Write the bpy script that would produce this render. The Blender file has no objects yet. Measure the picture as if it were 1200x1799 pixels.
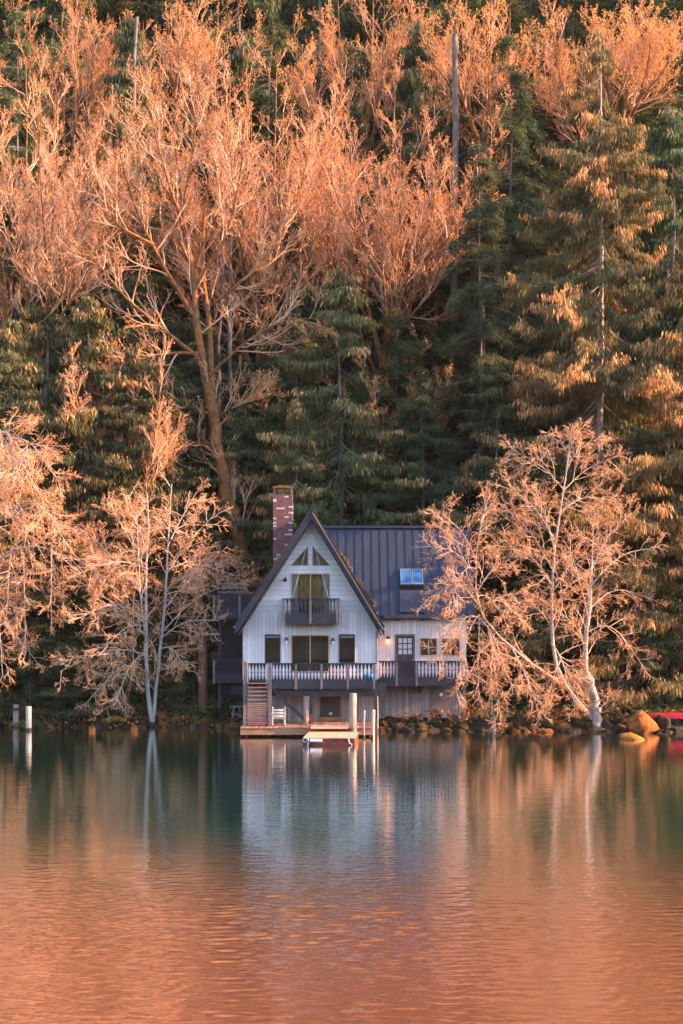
import bpy, math, random
import numpy as np
from mathutils import Vector, noise
from mathutils.geometry import tessellate_polygon

S = bpy.context.scene
COL = S.collection
R = math.radians

# ---------------------------------------------------------------- camera, sky, sun
CAMZ, F, HOR = 6.5, 2880.0, 1056.0
cam = bpy.data.cameras.new('camera'); camo = bpy.data.objects.new('camera', cam); COL.objects.link(camo)
S.camera = camo
cam.sensor_fit = 'HORIZONTAL'; cam.sensor_width = 24.0; cam.lens = 24.0*F/1200
cam.shift_y = (HOR-899.5)/1200.0
cam.clip_start = .5; cam.clip_end = 3000
camo.location = (0, 0, CAMZ); camo.rotation_euler = (math.pi/2, 0, 0)
SUN_EL, SUN_ROT = 25.0, 97.0         # rotation clockwise from +Y
wd = bpy.data.worlds.new('World'); S.world = wd; wd.use_nodes = True
wn = wd.node_tree.nodes; sky = wn.new('ShaderNodeTexSky'); sky.sky_type = 'NISHITA'; sky.sun_disc = False
sky.sun_elevation = R(SUN_EL); sky.sun_rotation = R(SUN_ROT); sky.air_density = 1.0; sky.dust_density = 0.6
wd.node_tree.links.new(sky.outputs[0], wn['Background'].inputs[0]); wn['Background'].inputs[1].default_value = 0.15
sl = bpy.data.lights.new('sun', 'SUN'); slo = bpy.data.objects.new('sun', sl); COL.objects.link(slo)
sl.energy = 5.0; sl.angle = R(.5); sl.color = (1.0, .56, .31)
sd = Vector((math.cos(R(SUN_EL))*math.sin(R(SUN_ROT)), math.cos(R(SUN_EL))*math.cos(R(SUN_ROT)), math.sin(R(SUN_EL))))
slo.rotation_euler = sd.to_track_quat('Z', 'Y').to_euler(); slo.location = sd*60
vs = S.view_settings; vs.view_transform = 'Standard'; vs.look = 'None'; vs.gamma = 1; vs.exposure = 2.1
S.cycles.use_denoising = True
S.cycles.max_bounces = 6; S.cycles.transparent_max_bounces = 12; S.cycles.diffuse_bounces = 3
S.cycles.caustics_reflective = False; S.cycles.caustics_refractive = False

def X(px, Y): return (px-600.0)*Y/F
def Z(py, Y): return CAMZ-(py-HOR)*Y/F

# ---------------------------------------------------------------- materials
def newmat(name):
    m = bpy.data.materials.new(name); m.use_nodes = True
    nt = m.node_tree; return m, nt.nodes, nt.links, nt.nodes['Principled BSDF']
def rgb(c): return (c[0], c[1], c[2], 1)
def noise_mat(name, c1, c2, scale=4, stretch=(1, 1, 1), rough=.8, bump=.0, bscale=None, metal=0, c3=None, spec=.3, detail=5, trans=0, var=0):
    m, N, L, B = newmat(name)
    tc = N.new('ShaderNodeTexCoord'); mp = N.new('ShaderNodeMapping'); mp.inputs['Scale'].default_value = stretch
    L.new(tc.outputs['Object'], mp.inputs[0])
    n = N.new('ShaderNodeTexNoise'); n.inputs['Scale'].default_value = scale; n.inputs['Detail'].default_value = detail
    L.new(mp.outputs[0], n.inputs[0])
    cr = N.new('ShaderNodeValToRGB'); L.new(n.outputs[0], cr.inputs[0])
    e = cr.color_ramp.elements; e[0].position = .35; e[1].position = .65; e[0].color = rgb(c1); e[1].color = rgb(c2)
    if c3:
        q = e.new(.74); q.color = rgb(c3)
    out = cr.outputs[0]
    if var:
        oi = N.new('ShaderNodeObjectInfo'); hs = N.new('ShaderNodeHueSaturation')
        mr = N.new('ShaderNodeMapRange'); mr.inputs[3].default_value = 1-var; mr.inputs[4].default_value = 1+var
        L.new(oi.outputs['Random'], mr.inputs[0]); L.new(mr.outputs[0], hs.inputs['Value']); L.new(out, hs.inputs['Color']); out = hs.outputs[0]
    L.new(out, B.inputs['Base Color'])
    B.inputs['Roughness'].default_value = rough; B.inputs['Metallic'].default_value = metal
    B.inputs['Specular IOR Level'].default_value = spec
    if bump:
        bn = N.new('ShaderNodeTexNoise'); bn.inputs['Scale'].default_value = bscale or scale*3; bn.inputs['Detail'].default_value = 6
        L.new(mp.outputs[0], bn.inputs[0]); bp = N.new('ShaderNodeBump'); bp.inputs['Strength'].default_value = 1; bp.inputs['Distance'].default_value = bump
        L.new(bn.outputs[0], bp.inputs['Height']); L.new(bp.outputs[0], B.inputs['Normal'])
    if trans:
        t = N.new('ShaderNodeBsdfTranslucent'); L.new(out, t.inputs[0]); mx = N.new('ShaderNodeMixShader'); mx.inputs[0].default_value = trans
        L.new(B.outputs[0], mx.inputs[1]); L.new(t.outputs[0], mx.inputs[2]); L.new(mx.outputs[0], N['Material Output'].inputs[0])
    return m
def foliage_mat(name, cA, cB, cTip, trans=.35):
    """colour from a per-spray vertex value: young/old sprays, conifer tips with sunlit gold painted in beside the tan of cones"""
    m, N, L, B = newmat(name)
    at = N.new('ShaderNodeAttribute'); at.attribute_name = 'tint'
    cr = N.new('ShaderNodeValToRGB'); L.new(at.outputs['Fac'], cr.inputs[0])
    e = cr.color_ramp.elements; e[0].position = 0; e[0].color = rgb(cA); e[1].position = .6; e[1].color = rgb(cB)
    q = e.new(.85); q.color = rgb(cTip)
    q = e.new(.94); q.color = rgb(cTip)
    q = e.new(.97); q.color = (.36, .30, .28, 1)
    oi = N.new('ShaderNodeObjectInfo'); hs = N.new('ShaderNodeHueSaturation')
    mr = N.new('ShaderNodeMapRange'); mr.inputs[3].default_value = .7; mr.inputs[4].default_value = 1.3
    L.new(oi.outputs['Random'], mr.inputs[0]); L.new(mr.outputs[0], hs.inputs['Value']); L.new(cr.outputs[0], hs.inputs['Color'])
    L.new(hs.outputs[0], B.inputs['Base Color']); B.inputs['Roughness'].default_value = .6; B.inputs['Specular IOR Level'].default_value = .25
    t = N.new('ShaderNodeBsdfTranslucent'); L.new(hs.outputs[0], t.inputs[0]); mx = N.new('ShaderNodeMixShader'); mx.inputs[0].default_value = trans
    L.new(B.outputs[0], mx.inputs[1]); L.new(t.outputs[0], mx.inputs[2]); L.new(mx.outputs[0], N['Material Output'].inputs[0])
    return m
def siding_mat(name, base, dark, axis, w, tone=.10, groove=.35, grain=True, tint=None):
    """sawn boards: each board its own tone, dark open joints, streaky grain"""
    m, N, L, B = newmat(name)
    tc = N.new('ShaderNodeTexCoord'); sp = N.new('ShaderNodeSeparateXYZ'); L.new(tc.outputs['Object'], sp.inputs[0])
    dv = N.new('ShaderNodeMath'); dv.operation = 'DIVIDE'; dv.inputs[1].default_value = w; L.new(sp.outputs[axis], dv.inputs[0])
    fl = N.new('ShaderNodeMath'); fl.operation = 'FLOOR'; L.new(dv.outputs[0], fl.inputs[0])
    fr = N.new('ShaderNodeMath'); fr.operation = 'FRACT'; L.new(dv.outputs[0], fr.inputs[0])
    wn_ = N.new('ShaderNodeTexWhiteNoise'); wn_.noise_dimensions = '1D'; L.new(fl.outputs[0], wn_.inputs['W'])
    lt = N.new('ShaderNodeMath'); lt.operation = 'LESS_THAN'; lt.inputs[1].default_value = .022/w*.5; L.new(fr.outputs[0], lt.inputs[0])
    mp = N.new('ShaderNodeMapping'); mp.inputs['Scale'].default_value = (1.2, 1, 14) if axis == 2 else (14, 1, 1.2)
    if axis == 1: mp.inputs['Scale'].default_value = (1, 14, 1.2)
    L.new(tc.outputs['Object'], mp.inputs[0])
    gn = N.new('ShaderNodeTexNoise'); gn.inputs['Scale'].default_value = .8; gn.inputs['Detail'].default_value = 4; gn.inputs['Roughness'].default_value = .7; L.new(mp.outputs[0], gn.inputs[0])
    ad = N.new('ShaderNodeMath'); ad.operation = 'MULTIPLY_ADD'; ad.inputs[1].default_value = .34; L.new(wn_.outputs[0], ad.inputs[0]); gm_ = N.new('ShaderNodeMath'); gm_.operation = 'MULTIPLY_ADD'; gm_.inputs[1].default_value = .45; gm_.inputs[2].default_value = .2; L.new(gn.outputs[0], gm_.inputs[0]); L.new(gm_.outputs[0], ad.inputs[2])
    cr = N.new('ShaderNodeValToRGB'); L.new(ad.outputs[0], cr.inputs[0]); e = cr.color_ramp.elements
    e[0].position = .38; e[0].color = rgb(dark); e[1].position = .78; e[1].color = rgb(base)
    mx = N.new('ShaderNodeMix'); mx.data_type = 'RGBA'; L.new(lt.outputs[0], mx.inputs[0]); L.new(cr.outputs[0], mx.inputs[6])
    mx.inputs[7].default_value = rgb([c*groove for c in dark])
    sn = N.new('ShaderNodeTexNoise'); sn.inputs['Scale'].default_value = 1.1; sn.inputs['Detail'].default_value = 5; smp = N.new('ShaderNodeMapping'); smp.inputs['Scale'].default_value = (1, 1, .45); L.new(tc.outputs['Object'], smp.inputs[0]); L.new(smp.outputs[0], sn.inputs[0])
    sr = N.new('ShaderNodeMapRange'); sr.inputs[1].default_value = .5; sr.inputs[2].default_value = .78; sr.inputs[4].default_value = .38; L.new(sn.outputs[0], sr.inputs[0])
    st_ = N.new('ShaderNodeMix'); st_.data_type = 'RGBA'; L.new(sr.outputs[0], st_.inputs[0]); L.new(mx.outputs[2], st_.inputs[6]); st_.inputs[7].default_value = rgb((dark[0]*.62, dark[1]*.58, dark[2]*.55))
    L.new(st_.outputs[2], B.inputs['Base Color']); B.inputs['Roughness'].default_value = .8; B.inputs['Specular IOR Level'].default_value = .2
    bp = N.new('ShaderNodeBump'); bp.inputs['Distance'].default_value = .01; bp.inputs['Strength'].default_value = .2
    L.new(gn.outputs[0], bp.inputs['Height']); L.new(bp.outputs[0], B.inputs['Normal'])
    return m
def plain(name, c, rough=.6, metal=0, spec=.5, emit=None, es=0):
    m, N, L, B = newmat(name); B.inputs['Base Color'].default_value = rgb(c); B.inputs['Roughness'].default_value = rough
    B.inputs['Metallic'].default_value = metal; B.inputs['Specular IOR Level'].default_value = spec
    if emit: B.inputs['Emission Color'].default_value = rgb(emit); B.inputs['Emission Strength'].default_value = es
    return m

M = {}
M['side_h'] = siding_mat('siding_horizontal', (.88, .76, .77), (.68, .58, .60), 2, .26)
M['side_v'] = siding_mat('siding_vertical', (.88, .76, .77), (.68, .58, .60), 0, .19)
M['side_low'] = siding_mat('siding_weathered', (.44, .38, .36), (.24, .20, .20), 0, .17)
M['trimwhite'] = noise_mat('weathered_white_trim', (.55, .50, .52), (.72, .67, .68), 5, (4, 4, 1))
M['roof'] = noise_mat('dark_metal_roof', (.024, .031, .054), (.034, .043, .070), 3, (3, .4, .4), rough=.42, metal=.25, spec=.5, c3=(.062, .068, .098))
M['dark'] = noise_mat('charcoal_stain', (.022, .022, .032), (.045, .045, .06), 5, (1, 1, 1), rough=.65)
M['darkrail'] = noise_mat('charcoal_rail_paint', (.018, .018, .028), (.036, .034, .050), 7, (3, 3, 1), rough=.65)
M['post'] = noise_mat('weathered_post_wood', (.15, .115, .105), (.26, .20, .18), 8, (4, 4, .6), rough=.8)
M['paleplank'] = noise_mat('pale_wood', (.40, .23, .16), (.60, .37, .26), 3, (1, 10, 6), rough=.75, bump=.004)
M['dockwood'] = siding_mat('dock_planks', (.56, .30, .20), (.34, .15, .09), 0, .14)
M['dockfascia'] = noise_mat('dock_fascia', (.30, .13, .07), (.46, .22, .13), 2, (1, 1, 8), rough=.75)
M['floatred'] = noise_mat('red_stained_float', (.10, .02, .014), (.20, .05, .035), 4, (1, 1, 4), rough=.7)
M['steptread'] = noise_mat('red_cedar_tread', (.36, .15, .10), (.50, .24, .17), 4, (1, 6, 6), rough=.75)
M['redwood'] = noise_mat('red_brown_paint', (.20, .05, .03), (.32, .09, .05), 5, (1, 1, 1), rough=.7)
M['log'] = noise_mat('bleached_log', (.20, .14, .115), (.46, .36, .31), 6, (5, 5, .5), rough=.85, bump=.02, bscale=14, c3=(.60, .50, .44))
M['amber'] = noise_mat('varnished_frame', (.48, .27, .16), (.62, .38, .25), 6, (1, 1, 1), rough=.5)
M['curtain'] = noise_mat('white_curtain', (.60, .58, .62), (.78, .76, .80), 3, (14, 1, .5), rough=.9)
M['interior'] = noise_mat('golden_reflection_panel', (.34, .18, .07), (.70, .42, .18), 2.5, (3, 1, 1), rough=.7)  # golden tone paints the forest reflection of the upper glass
M['interior2'] = noise_mat('interior_olive_wall', (.13, .10, .07), (.18, .145, .10), 1, (1, 1, 1), rough=.8)
M['doordark'] = noise_mat('dark_door_paint', (.045, .036, .04), (.075, .06, .066), 4, (6, 1, 1), rough=.6)
M['hatch'] = noise_mat('brown_hatch_paint', (.13, .095, .10), (.19, .145, .15), 5, (8, 1, 1), rough=.7)
M['white'] = plain('white_enamel', (.8, .79, .78), .4)
M['black'] = plain('black_iron', (.015, .015, .018), .4)
M['metal'] = plain('galvanised_metal', (.5, .5, .52), .35, .8)
M['ivory'] = noise_mat('ivory_painted_pole', (.42, .32, .27), (.60, .49, .42), 6, (3, 3, .4), rough=.6)
M['bulb'] = plain('lit_bulb', (1, .5, .2), .4, emit=(1, .30, .05), es=2.2)
M['cyan'] = plain('turquoise_float_plastic', (.02, .42, .62), .4)
M['redhull'] = plain('red_hull_paint', (.55, .012, .03), .35)
M['chairwood'] = noise_mat('cream_chair_paint', (.66, .52, .42), (.80, .68, .58), 8, rough=.6)
M['glass_skyrefl'] = plain('sky_reflection_glass', (.05, .15, .34), .3, 0, .12)  # sky reflection painted in as the pane's blue
M['rope'] = noise_mat('blue_white_rope', (.10, .30, .45), (.7, .66, .6), 30, rough=.8)
M['slat'] = noise_mat('faded_slat_wood', (.16, .15, .18), (.26, .25, .29), 4, (.5, 4, 4), rough=.8)
M['pipe'] = plain('black_drain_plastic', (.012, .014, .02), .3)
M['algae'] = noise_mat('wet_algae_band', (.02, .022, .012), (.06, .055, .025), 6, rough=.5)
M['snag'] = noise_mat('dead_trunk_wood', (.16, .06, .04), (.32, .17, .12), 5, (5, 5, .6), rough=.9, bump=.02)

def glass_mat():
    m, N, L, B = newmat('window_glass'); N.remove(B)
    g = N.new('ShaderNodeBsdfGlossy'); g.inputs['Roughness'].default_value = .02; t = N.new('ShaderNodeBsdfTransparent'); t.inputs[0].default_value = (.9, .92, .9, 1)
    f = N.new('ShaderNodeFresnel'); f.inputs[0].default_value = 1.6; mx = N.new('ShaderNodeMixShader')
    L.new(f.outputs[0], mx.inputs[0]); L.new(t.outputs[0], mx.inputs[1]); L.new(g.outputs[0], mx.inputs[2]); L.new(mx.outputs[0], N['Material Output'].inputs[0])
    return m
M['glass'] = glass_mat()
def brick_mat():
    m, N, L, B = newmat('chimney_brick')
    tc = N.new('ShaderNodeTexCoord'); mp = N.new('ShaderNodeMapping'); mp.inputs['Rotation'].default_value = (R(90), 0, 0)
    L.new(tc.outputs['Object'], mp.inputs[0])
    b = N.new('ShaderNodeTexBrick'); b.inputs['Scale'].default_value = 1; b.inputs['Brick Width'].default_value = .21; b.inputs['Row Height'].default_value = .075
    b.inputs['Mortar Size'].default_value = .008; b.inputs['Color1'].default_value = (.12, .035, .035, 1); b.inputs['Color2'].default_value = (.22, .08, .07, 1); b.inputs['Mortar'].default_value = (.12, .09, .10, 1)
    L.new(mp.outputs[0], b.inputs[0])
    # whitewashed odd bricks
    sp = N.new('ShaderNodeSeparateXYZ'); L.new(tc.outputs['Object'], sp.inputs[0])
    def cell(o, w):
        d = N.new('ShaderNodeMath'); d.operation = 'DIVIDE'; d.inputs[1].default_value = w; L.new(o, d.inputs[0]); f = N.new('ShaderNodeMath'); f.operation = 'FLOOR'; L.new(d.outputs[0], f.inputs[0]); return f.outputs[0]
    cb = N.new('ShaderNodeCombineXYZ'); L.new(cell(sp.outputs[0], .21), cb.inputs[0]); L.new(cell(sp.outputs[2], .075), cb.inputs[1])
    w = N.new('ShaderNodeTexWhiteNoise'); w.noise_dimensions = '2D'; L.new(cb.outputs[0], w.inputs['Vector'])
    g = N.new('ShaderNodeMath'); g.operation = 'GREATER_THAN'; g.inputs[1].default_value = .92; L.new(w.outputs[0], g.inputs[0])
    mx = N.new('ShaderNodeMix'); mx.data_type = 'RGBA'; L.new(g.outputs[0], mx.inputs[0]); L.new(b.outputs[0], mx.inputs[6]); mx.inputs[7].default_value = (.55, .47, .46, 1)
    L.new(mx.outputs[2], B.inputs['Base Color']); B.inputs['Roughness'].default_value = .85
    return m
M['brick'] = brick_mat()
M['moss'] = noise_mat('golden_moss', (.10, .07, .015), (.30, .17, .03), 8, rough=.95, bump=.02, bscale=30)
M['rock'] = noise_mat('mossy_rock', (.024, .019, .012), (.085, .045, .013), 2.6, rough=.95, bump=.04, bscale=8, c3=(.22, .11, .02), var=.4)
M['rockgrey'] = noise_mat('dark_wet_rock', (.012, .012, .011), (.032, .028, .020), 3.5, rough=.9, bump=.04, bscale=8, c3=(.09, .075, .02), var=.5)
M['boulder'] = noise_mat('orange_moss_boulder', (.10, .036, .010), (.34, .115, .022), 3.2, rough=.95, bump=.05, bscale=10, c3=(.50, .20, .04))
M['goldrock'] = noise_mat('golden_moss_rock', (.18, .065, .010), (.46, .19, .03), 3, rough=.95, bump=.05, bscale=10)
M['ground'] = noise_mat('forest_floor', (.016, .016, .010), (.05, .034, .018), .9, rough=.95, bump=.1, bscale=3, c3=(.10, .05, .02))
M['bark_pale'] = noise_mat('pale_alder_bark', (.26, .20, .175), (.50, .41, .36), 5, (1, 1, 3), rough=.8, bump=.01, c3=(.14, .115, .10))
M['bark_white'] = noise_mat('white_birch_bark', (.34, .30, .29), (.56, .51, .49), 6, (1, 1, 4), rough=.8, bump=.01, c3=(.10, .09, .085))
M['bark_moss'] = noise_mat('mossy_maple_bark', (.14, .07, .035), (.32, .13, .04), 3, (1, 1, 1), rough=.95, bump=.04, bscale=9, c3=(.24, .18, .14))
M['bark_con'] = noise_mat('grey_conifer_bark', (.10, .075, .07), (.22, .18, .17), 3, (3, 3, .5), rough=.9, bump=.03)
M['twig'] = noise_mat('pink_tan_twig', (.52, .27, .15), (.80, .52, .36), 1.0, rough=.6, var=.22)
M['twig_shore'] = noise_mat('shore_twig', (.55, .31, .19), (.80, .55, .40), 1.0, rough=.6, var=.1)
M['twig2'] = noise_mat('russet_twig', (.42, .20, .11), (.60, .34, .21), 1.0, rough=.6, var=.1)
M['bud'] = noise_mat('orange_bud', (.62, .24, .07), (.80, .40, .15), 2.0, rough=.6, trans=.35, var=.15)
M['budgold'] = noise_mat('golden_catkin', (.72, .32, .07), (.85, .45, .14), 2.0, rough=.6, trans=.35)
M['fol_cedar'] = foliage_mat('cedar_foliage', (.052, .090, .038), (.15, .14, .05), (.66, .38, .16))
M['fol_sunlit'] = foliage_mat('sunlit_cedar_foliage', (.050, .086, .036), (.24, .16, .055), (.90, .45, .19))  # stronger sunlight painted into the tips of the right-hand cedars
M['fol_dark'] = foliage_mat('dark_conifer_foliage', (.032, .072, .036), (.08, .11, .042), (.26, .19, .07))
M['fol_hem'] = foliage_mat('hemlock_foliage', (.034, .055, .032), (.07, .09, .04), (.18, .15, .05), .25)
M['fern'] = foliage_mat('fern_frond', (.03, .06, .022), (.07, .11, .03), (.12, .14, .04), .3)
M['litter'] = foliage_mat('leaf_litter', (.08, .04, .015), (.30, .12, .035), (.55, .25, .07), .3)

def water_mat():
    m, N, L, B = newmat('lake_water'); N.remove(B)
    tc = N.new('ShaderNodeTexCoord')
    def nz(sc, st, det=2):
        mp = N.new('ShaderNodeMapping'); mp.inputs['Scale'].default_value = st; mp.inputs['Rotation'].default_value = (0, 0, R(6)); L.new(tc.outputs['Object'], mp.inputs[0])
        n = N.new('ShaderNodeTexNoise'); n.inputs['Scale'].default_value = sc; n.inputs['Detail'].default_value = det; n.inputs['Roughness'].default_value = .55; n.inputs['Distortion'].default_value = .4; L.new(mp.outputs[0], n.inputs[0]); return n.outputs[0]
    sp = N.new('ShaderNodeSeparateXYZ'); L.new(tc.outputs['Object'], sp.inputs[0]); wind = N.new('ShaderNodeMapRange'); wind.inputs[1].default_value = 33; wind.inputs[2].default_value = 47; wind.inputs[3].default_value = .6; wind.inputs[4].default_value = .42; wind.interpolation_type = 'SMOOTHSTEP'
    L.new(sp.outputs[1], wind.inputs[0]); gust = N.new('ShaderNodeMath'); gust.operation = 'MULTIPLY_ADD'; gust.inputs[1].default_value = .9; gust.inputs[2].default_value = .55; L.new(nz(.09, (.5, 1.6, 1), 2), gust.inputs[0])
    am = N.new('ShaderNodeMath'); am.operation = 'MULTIPLY'; L.new(wind.outputs[0], am.inputs[0]); L.new(gust.outputs[0], am.inputs[1])
    def wave(sc, st, dist, prev=None, det=2):
        h = N.new('ShaderNodeMath'); h.operation = 'MULTIPLY'; L.new(nz(sc, st, det), h.inputs[0]); L.new(am.outputs[0], h.inputs[1])
        b = N.new('ShaderNodeBump'); b.inputs['Strength'].default_value = 1; b.inputs['Distance'].default_value = dist; L.new(h.outputs[0], b.inputs['Height'])
        if prev: L.new(prev.outputs[0], b.inputs['Normal'])
        return b
    b0 = wave(19.0, (.5, 1.0, 1), .0030, None, 1); b1 = wave(5.0, (.45, 1.0, 1), .013, b0); b2 = wave(1.3, (.4, 1.1, 1), .018, b1, 1)
    g = N.new('ShaderNodeBsdfGlossy'); g.inputs['Roughness'].default_value = .03; g.inputs[0].default_value = (1, 1, 1, 1); L.new(b2.outputs[0], g.inputs['Normal'])
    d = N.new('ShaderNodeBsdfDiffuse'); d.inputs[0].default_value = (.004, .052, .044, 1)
    # warm canopy reflection painted into the near water's body colour, teal further out
    refl_mix = N.new('ShaderNodeMapRange'); refl_mix.inputs[1].default_value = 28; refl_mix.inputs[2].default_value = 50; refl_mix.interpolation_type = 'SMOOTHSTEP'; L.new(sp.outputs[1], refl_mix.inputs[0])
    dc = N.new('ShaderNodeMix'); dc.data_type = 'RGBA'; dc.inputs[6].default_value = (.30, .115, .06, 1); dc.inputs[7].default_value = (.005, .080, .050, 1); L.new(refl_mix.outputs[0], dc.inputs[0]); L.new(dc.outputs[2], d.inputs[0])
    f = N.new('ShaderNodeFresnel'); f.inputs[0].default_value = 1.9; L.new(b2.outputs[0], f.inputs['Normal'])
    bo = N.new('ShaderNodeMath'); bo.operation = 'MULTIPLY_ADD'; bo.use_clamp = True; bo.inputs[1].default_value = 1.0; bo.inputs[2].default_value = .36; L.new(f.outputs[0], bo.inputs[0])
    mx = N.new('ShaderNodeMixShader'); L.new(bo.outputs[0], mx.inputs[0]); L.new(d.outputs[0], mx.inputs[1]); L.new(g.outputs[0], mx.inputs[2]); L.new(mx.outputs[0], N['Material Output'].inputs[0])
    return m
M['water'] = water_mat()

# ---------------------------------------------------------------- object helpers
def link(name, me, mat, parent=None, loc=None, label=None):
    if isinstance(mat, str): mat = M[mat]
    if mat and not me.materials: me.materials.append(mat)
    o = bpy.data.objects.new(name, me); COL.objects.link(o)
    if parent: o.parent = parent
    if loc is not None: o.location = loc
    if label: o['label'] = label
    return o
def tag(o, label, cat, group=None, kind=None):
    if label: o['label'] = label
    if cat: o['category'] = cat
    if group: o['group'] = group
    if kind: o['kind'] = kind
    return o
def empty(name, loc, label, cat, group=None, rz=0):
    o = bpy.data.objects.new(name, None); COL.objects.link(o); o.location = loc; o.rotation_euler = (0, 0, rz); o.empty_display_size = .2
    return tag(o, label, cat, group)
def copy_tree(o, parent=None):
    c = o.copy(); COL.objects.link(c); c.parent = parent
    if parent is None and 'label' in c: del c['label']
    for ch in list(o.children): copy_tree(ch, c)
    return c

def np_mesh(name, v, quads=None, tris=None, smooth=False, tint=None):
    me = bpy.data.meshes.new(name); nv = len(v); q = 0 if quads is None else len(quads); t = 0 if tris is None else len(tris)
    me.vertices.add(nv); me.vertices.foreach_set('co', np.asarray(v, np.float32).ravel())
    parts = []
    if q: parts.append(np.asarray(quads, np.int32).ravel())
    if t: parts.append(np.asarray(tris, np.int32).ravel())
    li = np.concatenate(parts); me.loops.add(len(li)); me.loops.foreach_set('vertex_index', li)
    me.polygons.add(q+t); ls = np.concatenate([np.arange(q)*4, q*4+np.arange(t)*3]).astype(np.int32); me.polygons.foreach_set('loop_start', ls)
    me.polygons.foreach_set('use_smooth', np.full(q+t, smooth, bool))
    if tint is not None:
        a = me.attributes.new('tint', 'FLOAT', 'POINT'); a.data.foreach_set('value', np.asarray(tint, np.float32))
    me.update(calc_edges=True); me.validate()
    return me

class MB:
    def __init__(s): s.v = []; s.f = []
    def add(s, vs, fs):
        b = len(s.v); s.v += [tuple(p) for p in vs]; s.f += [tuple(i+b for i in f) for f in fs]; return s
    def box(s, x0, x1, y0, y1, z0, z1):
        return s.add([(x0, y0, z0), (x1, y0, z0), (x1, y1, z0), (x0, y1, z0), (x0, y0, z1), (x1, y0, z1), (x1, y1, z1), (x0, y1, z1)],
                     [(0, 3, 2, 1), (4, 5, 6, 7), (0, 1, 5, 4), (1, 2, 6, 5), (2, 3, 7, 6), (3, 0, 4, 7)])
    def bar(s, p, q, w, h, up=(0, 0, 1)):
        p, q = Vector(p), Vector(q); d = (q-p).normalized(); u = Vector(up)
        if abs(d.dot(u)) > .98: u = Vector((0, 1, 0))
        a = d.cross(u).normalized()*w/2; b = a.cross(d).normalized()*h/2
        vs = [p-a-b, p+a-b, p+a+b, p-a+b, q-a-b, q+a-b, q+a+b, q-a+b]
        return s.add(vs, [(0, 1, 2, 3), (7, 6, 5, 4), (0, 4, 5, 1), (1, 5, 6, 2), (2, 6, 7, 3), (3, 7, 4, 0)])
    def tube(s, pts, r, n=8, cap=True):
        pts = [Vector(p) for p in pts]; rs = r if hasattr(r, '__len__') else [r]*len(pts); vs = []; fs = []
        for i, p in enumerate(pts):
            d = (pts[min(i+1, len(pts)-1)]-pts[max(i-1, 0)]).normalized(); u = Vector((0, 1, 0)) if abs(d.z) > .7 else Vector((0, 0, 1))
            a = d.cross(u).normalized(); b = d.cross(a)
            for k in range(n):
                t = 2*math.pi*k/n; vs.append(p+(a*math.cos(t)+b*math.sin(t))*rs[i])
        for i in range(len(pts)-1):
            for k in range(n): fs.append((i*n+k, i*n+(k+1) % n, (i+1)*n+(k+1) % n, (i+1)*n+k))
        if cap: fs += [tuple(range(n))[::-1], tuple((len(pts)-1)*n+k for k in range(n))]
        return s.add(vs, fs)
    def prism_y(s, poly, y0, y1):            # polygon in x,z extruded along y
        n = len(poly); vs = [(x, y0, z) for x, z in poly]+[(x, y1, z) for x, z in poly]
        tr = tessellate_polygon([[Vector((x, z, 0)) for x, z in poly]])
        fs = [tuple(t) for t in tr]+[tuple(i+n for i in t)[::-1] for t in tr]
        fs += [(i, (i+1) % n, n+(i+1) % n, n+i) for i in range(n)]
        return s.add(vs, fs)
    def holed_y(s, poly, holes, y0, y1):      # wall with openings
        loops = [poly]+holes; flat = [p for l in loops for p in l]; n = len(flat)
        tr = tessellate_polygon([[Vector((x, z, 0)) for x, z in l] for l in loops])
        vs = [(x, y0, z) for x, z in flat]+[(x, y1, z) for x, z in flat]
        fs = [tuple(t) for t in tr]+[tuple(i+n for i in t)[::-1] for t in tr]; b = 0
        for l in loops:
            k = len(l); fs += [(b+i, b+(i+1) % k, n+b+(i+1) % k, n+b+i) for i in range(k)]; b += k
        return s.add(vs, fs)
    def build(s, name, mat, parent=None, label=None, bevel=0, smooth=False):
        me = bpy.data.meshes.new(name); me.from_pydata(s.v, [], s.f)
        import bmesh
        bm = bmesh.new(); bm.from_mesh(me); bmesh.ops.recalc_face_normals(bm, faces=bm.faces); bm.to_mesh(me); bm.free()
        if smooth: me.polygons.foreach_set('use_smooth', [True]*len(me.polygons))
        o = link(name, me, mat, parent, label=label)
        if bevel:
            b = o.modifiers.new('bevel', 'BEVEL'); b.width = bevel; b.segments = 2; b.limit_method = 'ANGLE'
        return o

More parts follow.
